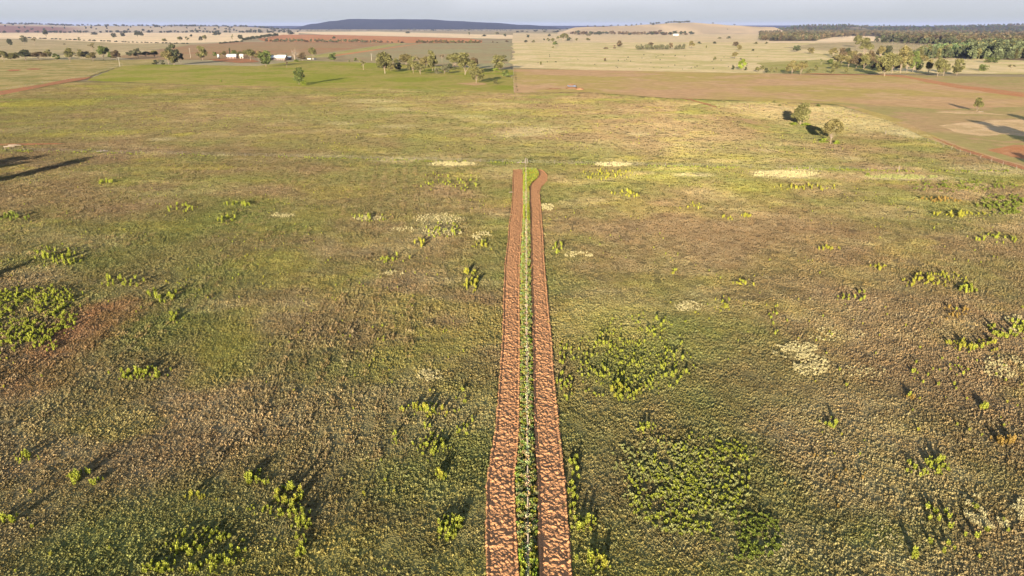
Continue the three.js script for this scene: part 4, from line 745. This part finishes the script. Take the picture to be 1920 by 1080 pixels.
// right hand creek trees
const CR = 'creek trees at right';
for (const [x, y, h, w, k, t, l] of [
  [1494, 97, 11, 16, 'dense', 'bluegreen', 'round blue green tree alone on the slope'], [1520, 101, 11, 13, 'dense', 'khaki', 'khaki round tree right of the blue green one'],
  [1446, 136, 9, 5, 'dense', 'olive', 'first little tree of the pair at the scrub corner'], [1455, 136, 9, 5, 'dense', 'olive', 'second little tree of the pair at the scrub corner'],
  [1485, 139.5, 23, 19, 'gum', 'khaki', 'left yellowish gum of the twin gums by the field edge'], [1501, 139.5, 21, 17, 'gum', 'khaki', 'right yellowish gum of the twin gums by the field edge'],
  [1516, 137, 7, 8, 'dense', 'olive', 'small bush tree right of the twin gums'], [1529, 133, 10, 8, 'dense', 'olive', 'small upright tree behind the field edge'], [1511, 120, 6, 6, 'dense', 'olive', 'little tree behind the twin gums'],
  [1561, 137, 12, 9, 'dense', 'olive', 'rounded tree with black shadow by the field edge'], [1586, 138, 10, 7, 'dense', 'olive', 'small cone shaped tree right of the rounded one'], [1539, 122, 10, 7, 'sparse', 'green', 'thin greenish tree left of the creek wood'],
  [1556, 121, 10, 13, 'dense', 'green', 'green tree at the left end of the creek wood'], [1576, 123, 18, 19, 'gum', 'khaki', 'wide gum in the left of the creek wood'], [1590, 127, 19, 14, 'gum', 'khaki', 'gum right of the wide one in the creek wood'],
  [1563, 105, 14, 15, 'gum', 'khaki', 'gum standing above the left creek wood'], [1578, 106, 12, 8, 'gum', 'khaki', 'narrow gum above the left creek wood'], [1588, 106, 12, 10, 'gum', 'khaki', 'third gum above the left creek wood'],
  [1620, 105, 30, 24, 'gum', 'olive', 'tall leaning gum rising above the creek wood'], [1606, 88, 20, 17, 'gum', 'olive', 'gum with broken crown alone on the olive field'], [1652, 106, 15, 15, 'gum', 'olive', 'dark stemmed gum right of the tall leaning one'],
  [1605, 128, 18, 17, 'gum', 'brown', 'brownish gum in the middle of the creek wood'], [1619, 130, 23, 19, 'gum', 'olive', 'fuller gum in the middle of the creek wood'], [1635, 128, 17, 18, 'gum', 'brown', 'brown thin gum in the creek wood right part'],
  [1658, 143, 39, 29, 'gum', 'olive', 'great white trunked gum in front of the creek wood'], [1672, 138, 32, 20, 'gum', 'olive', 'tall gum just right of the great white trunked one'], [1688, 137, 44, 23, 'gum', 'khaki', 'highest gum of the creek wood'],
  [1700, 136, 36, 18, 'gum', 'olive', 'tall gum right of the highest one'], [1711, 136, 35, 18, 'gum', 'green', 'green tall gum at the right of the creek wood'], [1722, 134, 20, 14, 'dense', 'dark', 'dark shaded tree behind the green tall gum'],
  [1740, 139, 25, 16, 'gum', 'khaki', 'khaki gum over a pool of shadow'], [1757, 143, 32, 19, 'gum', 'olive', 'big gum with two stems at the lane bend'], [1769, 142, 26, 15, 'gum', 'olive', 'gum leaning on the big two stemmed one'], [1794, 140, 28, 22, 'dense', 'olive', 'last full crowned gum right of the lane bend'],
  [1844, 132.5, 12, 19, 'bush', 'green', 'broad green bush alone on the right slope'], [1852, 117.5, 10, 18, 'bush', 'green', 'left half of the long thicket on the right slope'], [1866, 117.5, 9, 17, 'bush', 'green', 'right half of the long thicket on the right slope'], [1895, 132, 10, 14, 'sparse', 'khaki', 'thin tree low on the right slope near the border'],
  [1692, 110, 14, 12, 'gum', 'khaki', 'gum behind the highest one, seen over its shoulder'], [1735, 108, 17, 15, 'gum', 'khaki', 'khaki gum at the left end of the pine belt'],
]) tree(x, y, h, w, k, t, l, CR);
{ // the crowded middle of the creek wood
  const R = rngOf(38);
  for (let k = 0; k < 26; k++) { const px = lerp(1562, 1728, (k + R()) / 26), y = lerp(108, 134, R()); tree(px, y, 13 + 9 * R(), 12 + 7 * R(), R() < 0.75 ? 'gum' : 'dense', ['olive', 'khaki', 'brown', 'dark'][k % 4], 'one of the crowded gums filling the middle of the creek wood', 'crowded middle of the creek wood'); }
}
{ // front row of the pine belt, one by one
  const R = rngOf(35);
  for (let k = 0; k < 34; k++) { const px = lerp(1716, 1935, (k + R() * 0.8) / 34); tree(px, lerp(111.5, 108, smooth(1716, 1800, px)) + R() * 2, 15 + 6 * R(), 9 + 5 * R(), R() < 0.72 ? 'dense' : 'pine', R() < 0.75 ? 'bluegreen' : 'olive', 'green pine in the front row of the belt at right', 'front row of the pine belt'); }
  for (let k = 0; k < 20; k++) { const px = lerp(1640, 1800, (k + R()) / 20); tree(px, lerp(80, 87, (px - 1640) / 160), 10 + 4 * R(), 8 + 4 * R(), 'dense', R() < 0.5 ? 'dark' : 'bluegreen', 'dark pine along the edge of the wood behind the olive field', 'wood edge behind the olive field'); }
}
// trees just outside the frame whose long shadows reach into it
function shadowTree(tx, ty, h, w, kind, label) {
  const p = at(tx, ty, 0.3), L = h * 0.97 / Math.tan(SUN_EL), x = p.x - SH_X * L, z = p.z - SH_Z * L;
  treeAt(x, groundY(x, z), z, h, w, kind, 'olive', label, 'trees just outside the frame');
}
shadowTree(186, 292, 11.5, 9, 'dense', 'gum outside the left border casting the longest shadow');
shadowTree(72, 289, 11, 12, 'dense', 'gum outside the left border casting the upper shadow');
shadowTree(40, 300, 10, 14, 'dense', 'gum outside the left border casting the broad dark shadow');
shadowTree(68, 489, 7, 5, 'dense', 'small tree outside the left border above the weed thicket');
shadowTree(1836, 227, 14, 12, 'gum', 'big gum outside the right border shading the bare sand');
shadowTree(1892, 213, 10, 8, 'dense', 'gum outside the right border behind the big one');
shadowTree(1890, 240, 11, 6, 'sparse', 'thin gum outside the right border beside the big one');
shadowTree(1896, 285, 10, 8, 'dense', 'gum outside the right border shading the red ground');

{ // the wood at right, too many to count: one mass each of green and brown trees
  const R = rngOf(36);
  const merged = (kind, k) => { const [w, l] = treeShapes(kind, false)[k], tint = (g, c) => { const h = g.clone(), a = new Float32Array(h.attributes.position.count * 3); for (let i = 0; i < a.length; i += 3) a.set(c, i); h.setAttribute('color', new THREE.BufferAttribute(a, 3)); return h; }; return mergeGeometries([tint(w, [1.3, 1.2, 1.1]), l]); };
  const sets = [['dense', 0], ['dense', 1], ['gum', 0], ['gum', 1], ['dense', 2], ['pine', 1]].map(([k, i]) => ({ g: merged(k, i), list: [] }));
  const wood = mat([1, 1, 1], { vertexColors: true });
  const upper = (px) => 58.5, lower = (px) => px < 1530 ? 77 : px < 1560 ? lerp(77, 71, (px - 1530) / 30) : px < 1640 ? lerp(71, 66.5, (px - 1560) / 80) : px < 1690 ? lerp(66.5, 80, (px - 1640) / 50) : px < 1780 ? lerp(80, 84, (px - 1690) / 90) : px < 1812 ? lerp(84, 88, (px - 1780) / 32) : 112;
  for (let k = 0; k < 5200; k++) {
    const px = lerp(1425, 2250, R()), lo = lower(px), y = lerp(lo, upper(px), Math.pow(R(), 0.9)), p = at(px, y);
    const belt = px > 1725 && y < lerp(108, 96, smooth(1725, 1800, px)) && false;
    if (belt) continue;
    if (px < 1470 && y < 68 && R() < 0.3) continue;
    const near = y > 92, s = R(), tone = near ? (R() < 0.75 ? tones.bluegreen : tones.olive) : mix3(tones.brown, tones.dark, R()), set = sets[near ? [0, 1, 4, 5][k % 4] : k % 5], j = 0.55 + 0.9 * R();
    set.list.push({ x: p.x, y: 0, z: p.z, r: R() * 6.283, s: 11 + 7 * s, k: 1.0 + 0.25 * R(), c: tone.map((v) => v * j) });
  }
  // pine belt running left, in front of the clearing
  for (let k = 0; k < 150; k++) { const px = lerp(1725, 1830, R()), y = lerp(lerp(110, 108, (px - 1725) / 105), lerp(104, 92, (px - 1725) / 105), R()), p = at(px, y); sets[k % 2].list.push({ x: p.x, y: 0, z: p.z, r: R() * 6, s: 11 + 4 * R(), k: 1.15, c: tones.bluegreen.map((v) => v * (0.8 + 0.5 * R())) }); }
  // the ridge behind
  for (let k = 0; k < 2200; k++) { const px = lerp(1390, 2500, R()), s = Math.pow(R(), 0.8); if (px < 1700 && px > 1560 && R() < 0.55) continue; const q = rightRidgeAt(px, s); sets[k % 5].list.push({ x: q[0], y: q[1] - 0.5, z: q[2], r: R() * 6, s: 12 + 6 * R(), k: 0.9, c: tones.dark.map((v) => v * (0.8 + 0.5 * R())) }); }
  // far dark lines of timber on the left plains
  for (let k = 0; k < 420; k++) { const px = lerp(250, 520, R()), p = at(px, lerp(60.5, 56.5, R()) - (px - 250) / 270 * 0.5); sets[k % 5].list.push({ x: p.x, y: 0, z: p.z, r: R() * 6, s: 9 + 4 * R(), k: 0.8, c: tones.dark }); }
  for (let k = 0; k < 260; k++) { const px = lerp(560, 960, R()), p = at(px, lerp(58.6, 56, R())); sets[k % 5].list.push({ x: p.x, y: 0, z: p.z, r: R() * 6, s: 7 + 4 * R(), k: 0.7, c: tones.dark }); }
  for (const f of farMass) { const q = f.kind === 'gum' ? 2 : f.kind === 'bush' ? 4 : 0, j = 0.85 + 0.3 * R(); sets[q + (R() < 0.5 && q < 4 ? 1 : 0)].list.push({ x: f.x, y: f.y - (f.kind === 'bush' ? f.h * 0.12 : 0), z: f.z, r: R() * 6.283, s: f.w / 0.8, k: f.h / f.w * 0.8, c: tones[f.tone].map((v) => v * j) }); }
  sets.forEach((s) => instanced(s.g, wood, s.list, 'distant_wood', 'wooded country of green and brown trees filling the right horizon and far plains', 'wood'));
}

// ───────────────────────── fences ─────────────────────────
const postWood = mat([0.24, 0.20, 0.16]), wireSteel = new THREE.MeshStandardMaterial({ color: rgb([0.5, 0.5, 0.5]), roughness: 0.45, metalness: 0.9 });
const postShape = new THREE.CylinderGeometry(0.055, 0.065, 1.3, 7), strainerShape = new THREE.CylinderGeometry(0.12, 0.13, 1.75, 9), wireShape = new THREE.CylinderGeometry(0.006, 0.006, 1, 4); wireShape.rotateZ(Math.PI / 2);
function fence(line, spacing, label, wires = true, seed = 1) {
  const f = new THREE.Group(), R = rngOf(seed), spots = [];
  for (let k = 0; k < line.length - 1; k++) { const a = line[k], b = line[k + 1], n = Math.max(1, Math.round(Math.hypot(b.x - a.x, b.z - a.z) / spacing)); for (let q = 0; q < n + (k === line.length - 2 ? 1 : 0); q++) spots.push({ x: lerp(a.x, b.x, q / n), z: lerp(a.z, b.z, q / n) }); }
  f.position.set(spots[0].x, groundY(spots[0].x, spots[0].z), spots[0].z);
  const O = f.position;
  spots.forEach((s, k) => {
    const end = k === 0 || k === spots.length - 1, p = new THREE.Mesh(end ? strainerShape : postShape, postWood); p.name = end ? 'strainer_post' : 'post';
    p.position.set(s.x - O.x, groundY(s.x, s.z) + (end ? 0.62 : 0.45) - O.y, s.z - O.z); p.rotation.set((R() - 0.5) * 0.08, R() * 3, (R() - 0.5) * 0.08); f.add(p);
  });
  if (wires) for (const h of [0.3, 0.62, 0.98]) {
    const runs = [];
    for (let k = 0; k < spots.length - 1; k++) { const a = spots[k], b = spots[k + 1], A = new THREE.Vector3(a.x - O.x, groundY(a.x, a.z) + h - O.y, a.z - O.z), B = new THREE.Vector3(b.x - O.x, groundY(b.x, b.z) + h - O.y, b.z - O.z), g = wireShape.clone(), d = B.clone().sub(A), m = new THREE.Matrix4().compose(A.clone().lerp(B, 0.5), new THREE.Quaternion().setFromUnitVectors(new THREE.Vector3(1, 0, 0), d.clone().normalize()), new THREE.Vector3(d.length(), 1, 1)); runs.push(g.applyMatrix4(m)); }
    const w = new THREE.Mesh(mergeGeometries(runs), wireSteel); w.name = 'wire'; f.add(w);
  }
  return put(f, 'wire_fence', { label, category: 'fence' });
}
{
  const zs = [-27, -60, -100, -150, at(986, 305).z];
  fence(zs.map((z) => ({ x: fenceX(z), z })), 4.6, 'post and wire fence running between the two red dirt strips', true, 5);
  fence(pts([[-60, 281], [190, 286.5], [500, 294], [985, 306.5]]), 7, 'post and wire fence crossing the left paddock to the strip end', true, 6);
  fence(pts([[989, 306.5], [1300, 313], [1685, 321]]), 9, 'post and wire fence crossing the right paddock from the strip end', true, 7);
  fence(pts([[0, 169], [80, 156], [160, 144], [230, 122]]), 9, 'dark wire fence along the far side of the left red track', true, 8);
  fence(pts([[1660, 252], [1740, 266], [1800, 286], [1880, 310], [1990, 343]]), 6, 'wire fence along the near side of the right red track', true, 9);
  fence(pts([[964, 172], [963, 140], [962, 128]]), 9, 'wire fence along the red lane right of the grove', true, 10);
}
// ───────────────────────── fallen timber and stones ─────────────────────────
function log(px, py, len, r, turn, label) {
  const R = rngOf(Math.round(px * 7 + py)), w = []; tube(w, [[-len / 2, r * 0.8, 0], [-len * 0.15, r, 0.06], [len * 0.2, r * 0.9, -0.05], [len / 2, r * 0.7, 0.08]], [r, r * 0.95, r * 0.8, r * 0.45], 7); tube(w, [[len * 0.1, r, 0], [len * 0.25, r * 2.6, len * 0.14]], [r * 0.5, r * 0.2], 5);
  const p = at(px, py), t = new THREE.Mesh(geo(w), barkDead); t.position.set(p.x, groundY(p.x, p.z), p.z); t.rotation.y = turn + R() * 0.2; put(t, 'fallen_log', { label, category: 'log' });
}
log(18, 276, 3.6, 0.24, 0.1, 'left pale fallen log on red earth at the left border');
log(28, 273.5, 4.4, 0.26, -0.1, 'right pale fallen log on red earth at the left border');
log(192, 285, 3.4, 0.3, 0.5, 'pale fallen log by the cross fence at left');
log(1839, 210.5, 3.4, 0.22, 0.2, 'pale fallen log at the foot of the lollipop gum');
log(958, 362, 1.1, 0.16, 0.3, 'small pale log at the left edge of the left dirt strip');
log(1005, 326, 2.4, 0.14, 0.9, 'pale stick at the curl of the right dirt strip');
log(980, 305.5, 3.6, 0.15, 0.0, 'pale heap of old timber behind the strip end post');

// ───────────────────────── power poles ─────────────────────────
const poleWood = mat([0.36, 0.32, 0.27]), poleShape = new THREE.CylinderGeometry(0.13, 0.19, 1, 8), armShape = new THREE.BoxGeometry(2.2, 0.14, 0.12), insulator = new THREE.CylinderGeometry(0.06, 0.09, 0.25, 6), porcelain = new THREE.MeshStandardMaterial({ color: rgb([0.7, 0.69, 0.65]), roughness: 0.3 });
function powerPole(px, by, ty, turn, label) {
  const p = at(px, by), h = (by - ty) * mPerPx(p.z), g = new THREE.Group(); g.position.set(p.x, 0, p.z); g.rotation.y = turn;
  const add = (s, m, n, x, y, z, sy = 1) => { const o = new THREE.Mesh(s, m); o.name = n; o.position.set(x, y, z); o.scale.y = sy; g.add(o); };
  add(poleShape, poleWood, 'pole', 0, h / 2 - 0.1, 0, h); add(armShape, poleWood, 'crossarm', 0, h - 0.55, 0.2);
  for (const x of [-0.95, 0, 0.95]) add(insulator, porcelain, 'insulator', x, h - 0.36, 0.2);
  put(g, 'power_pole', { label, category: 'power pole', group: 'power poles' });
}
powerPole(225, 125, 108, 0.4, 'pale power pole on the fence corner at left');
powerPole(357.5, 108, 91, 0.4, 'power pole before the brown field between two trees');
powerPole(697, 114, 101, 0.4, 'thin white power pole left of the grove');
powerPole(233.5, 84.5, 73, 0.4, 'faint power pole on the far straw field');

// ───────────────────────── homestead ─────────────────────────
const iron = new THREE.MeshStandardMaterial({ color: rgb([0.50, 0.49, 0.46]), roughness: 0.5, metalness: 0.15, side: THREE.DoubleSide }), wallDark = mat([0.26, 0.20, 0.17]), wallPale = mat([0.62, 0.55, 0.46]), doorDark = mat([0.10, 0.08, 0.07]);
// sheet-iron roof, walls, dark doorways
function shed(px, py, lenM, deepM, eave, ridge, turn, name, label, o = {}) {
  const p = at(px, py), g = new THREE.Group(); g.position.set(p.x, 0.05, p.z); g.rotation.y = turn;
  const L = lenM / 2, D = deepM / 2, wall = new THREE.Mesh(new THREE.ExtrudeGeometry(new THREE.Shape([[-D, 0], [D, 0], [D, eave], [0, ridge - 0.15], [-D, eave]].map((v) => new THREE.Vector2(...v))), { depth: lenM - 0.4, bevelEnabled: false }), o.wall || wallDark);
  wall.geometry.translate(0, 0, -L + 0.2); wall.geometry.rotateY(Math.PI / 2); wall.name = 'wall'; g.add(wall);
  const n = o.round ? 8 : 1, prof = [];
  if (o.round) for (let k = 0; k <= n; k++) { const a = Math.PI * k / n; prof.push([-Math.cos(a) * (D + 0.4), eave + 0.02 + Math.sin(a) * (ridge - eave + 0.2)]); } else prof.push([-D - 0.5, eave - 0.12], [0, ridge + 0.12], [D + 0.5, eave - 0.12]);
  const s = new THREE.Shape([...prof.map((v) => new THREE.Vector2(...v)), ...prof.slice().reverse().map((v) => new THREE.Vector2(v[0] * 0.995, v[1] + 0.1))]);
  const roof = new THREE.Mesh(new THREE.ExtrudeGeometry(s, { depth: lenM + 0.6, bevelEnabled: false }), iron); roof.geometry.translate(0, 0, -L - 0.3); roof.geometry.rotateY(Math.PI / 2); roof.name = 'roof'; g.add(roof);
  const bays = o.bays || 3;
  for (let k = 0; k < bays; k++) { const d = new THREE.Mesh(new THREE.BoxGeometry(lenM / bays * 0.6, eave * 0.72, 0.12), doorDark); d.name = 'doorway'; d.position.set(lerp(-L, L, (k + 0.5) / bays), eave * 0.36, D + 0.03); g.add(d); }
  put(g, name, { label, category: o.category || 'shed' });
}
shed(436, 109.5, 12, 8, 2.6, 5.2, 0.06, 'farm_shed', 'rounded white iron roofed shed right of the silo', { round: true });
shed(453.5, 109.5, 4.4, 4, 3.6, 5.2, 0.2, 'farm_hut', 'small beige hut between the rounded shed and the gums', { wall: wallPale, bays: 1, category: 'hut' });
shed(426, 108.5, 2.4, 2.2, 2.0, 2.8, 0, 'farm_hut', 'tiny pinkish hut left of the rounded shed', { wall: wallPale, bays: 1, category: 'hut' });
shed(529, 113, 12, 9, 3.0, 6.2, -0.1, 'homestead', 'homestead with large white gabled roof and dark veranda', { bays: 5, category: 'house' });
shed(511, 112, 9, 7, 2.6, 5.2, 0.1, 'farm_shed', 'smaller white roofed wing left of the homestead', { bays: 2 });
shed(542, 112, 6, 5, 2.4, 4.2, 0.1, 'farm_shed', 'grey roofed lean to right of the homestead', { bays: 2 });
shed(1267, 67.5, 22, 12, 4, 9, 0.1, 'farmhouse', 'far white farmhouse in the tree belt below the straw hill', { wall: wallPale, bays: 4, category: 'house' });
shed(1842, 104, 12, 8, 3.5, 6, 0.4, 'forest_cabin', 'white roofed cabin half hidden in the pine belt', { wall: wallPale, bays: 2, category: 'cabin' });
{ // silo
  const p = at(410, 109.5), g = new THREE.Group(), m = mPerPx(p.z), h = 6.6 * m * 0.72; g.position.set(p.x, 0, p.z);
  const body = new THREE.Mesh(new THREE.CylinderGeometry(1.5, 1.5, h, 20), iron), cap = new THREE.Mesh(new THREE.ConeGeometry(1.65, 1.3, 20), iron), hop = new THREE.Mesh(new THREE.ConeGeometry(1.5, 1.2, 20), iron); hop.rotation.x = Math.PI;
  body.position.y = h / 2 + 1.1; cap.position.y = h + 1.7; hop.position.y = 0.5; body.name = 'bin'; cap.name = 'roof_cone'; hop.name = 'hopper'; g.add(body, cap, hop);
  for (let k = 0; k < 4; k++) { const a = k * 1.571 + 0.78, l = new THREE.Mesh(new THREE.CylinderGeometry(0.07, 0.07, 1.7, 6), wireSteel); l.name = 'leg'; l.position.set(Math.cos(a) * 1.42, 0.75, Math.sin(a) * 1.42); g.add(l); }
  put(g, 'grain_silo', { label: 'white grain silo with cone top at the left of the farm yard', category: 'silo' });
}
{ // low white rails in the yard
  for (const [px, l] of [[580, 'left low white trough in the yard right of the dead tree'], [590, 'right low white trough under the tall homestead gum']]) {
    const p = at(px, 111.5), g = new THREE.Group(); g.position.set(p.x, 0, p.z);
    const t = new THREE.Mesh(new THREE.BoxGeometry(4.6, 0.7, 1.1), iron); t.position.y = 0.75; t.name = 'basin'; g.add(t);
    for (const x of [-1.8, 1.8]) { const f = new THREE.Mesh(new THREE.BoxGeometry(0.3, 0.5, 1.0), wallPale); f.position.set(x, 0.2, 0); f.name = 'foot'; g.add(f); }
    put(g, 'water_trough', { label: l, category: 'trough' });
  }
}
{ // small dam with earth banks
  const c = at(1072, 163), water = new THREE.Mesh(new THREE.CircleGeometry(1, 28), new THREE.MeshStandardMaterial({ color: rgb([0.16, 0.17, 0.17]), roughness: 0.06, metalness: 0 }));
  water.rotation.x = -Math.PI / 2; water.scale.set(3.1, 11, 1); water.position.set(c.x, 0.75, c.z); structure(water, 'dam_water');
  const bankSoil = mat([0.26, 0.145, 0.075], { normalMap: scaled(reliefSoft, 6) });
  const mound = (px, py, len, wide, h, turn, seed, label) => {
    const p = at(px, py), n = 26, m = 10, pos = [], uv = [], idx = [];
    for (let r = 0; r <= m; r++) for (let k = 0; k <= n; k++) { const u = k / n * 2 - 1, v = r / m * 2 - 1, e = Math.max(0, 1 - u * u) * Math.max(0, 1 - v * v); pos.push(u * len / 2, h * Math.pow(e, 0.8) * (0.55 + 0.9 * fbm(u * 3 + 5, v * 2, 3, seed)) - 0.15, v * wide / 2); uv.push(u * len / 2, v * wide / 2); }
    for (let r = 0; r < m; r++) for (let k = 0; k < n; k++) { const a = r * (n + 1) + k; idx.push(a, a + n + 1, a + 1, a + 1, a + n + 1, a + n + 2); }
    const o = new THREE.Mesh(geo(pos, uv, null, idx), bankSoil); o.position.set(p.x, 0.1, p.z); o.rotation.y = turn; put(o, 'earth_bank', { label, category: 'earth bank' });
  };
  mound(1072, 166, 9, 9, 1.2, 0, 3, 'red earth bank in front of the small dam');
  mound(1072, 161.2, 8, 5, 1.3, 0, 6, 'earth bank behind the small dam');
  mound(1087, 168.5, 6.5, 5, 1.5, 0.1, 4, 'dark spoil heap right of the small dam');
  mound(1038, 167.5, 13, 5, 0.7, 0.25, 5, 'low broken spoil bank left of the small dam');
}
renderer.render(scene, camera);
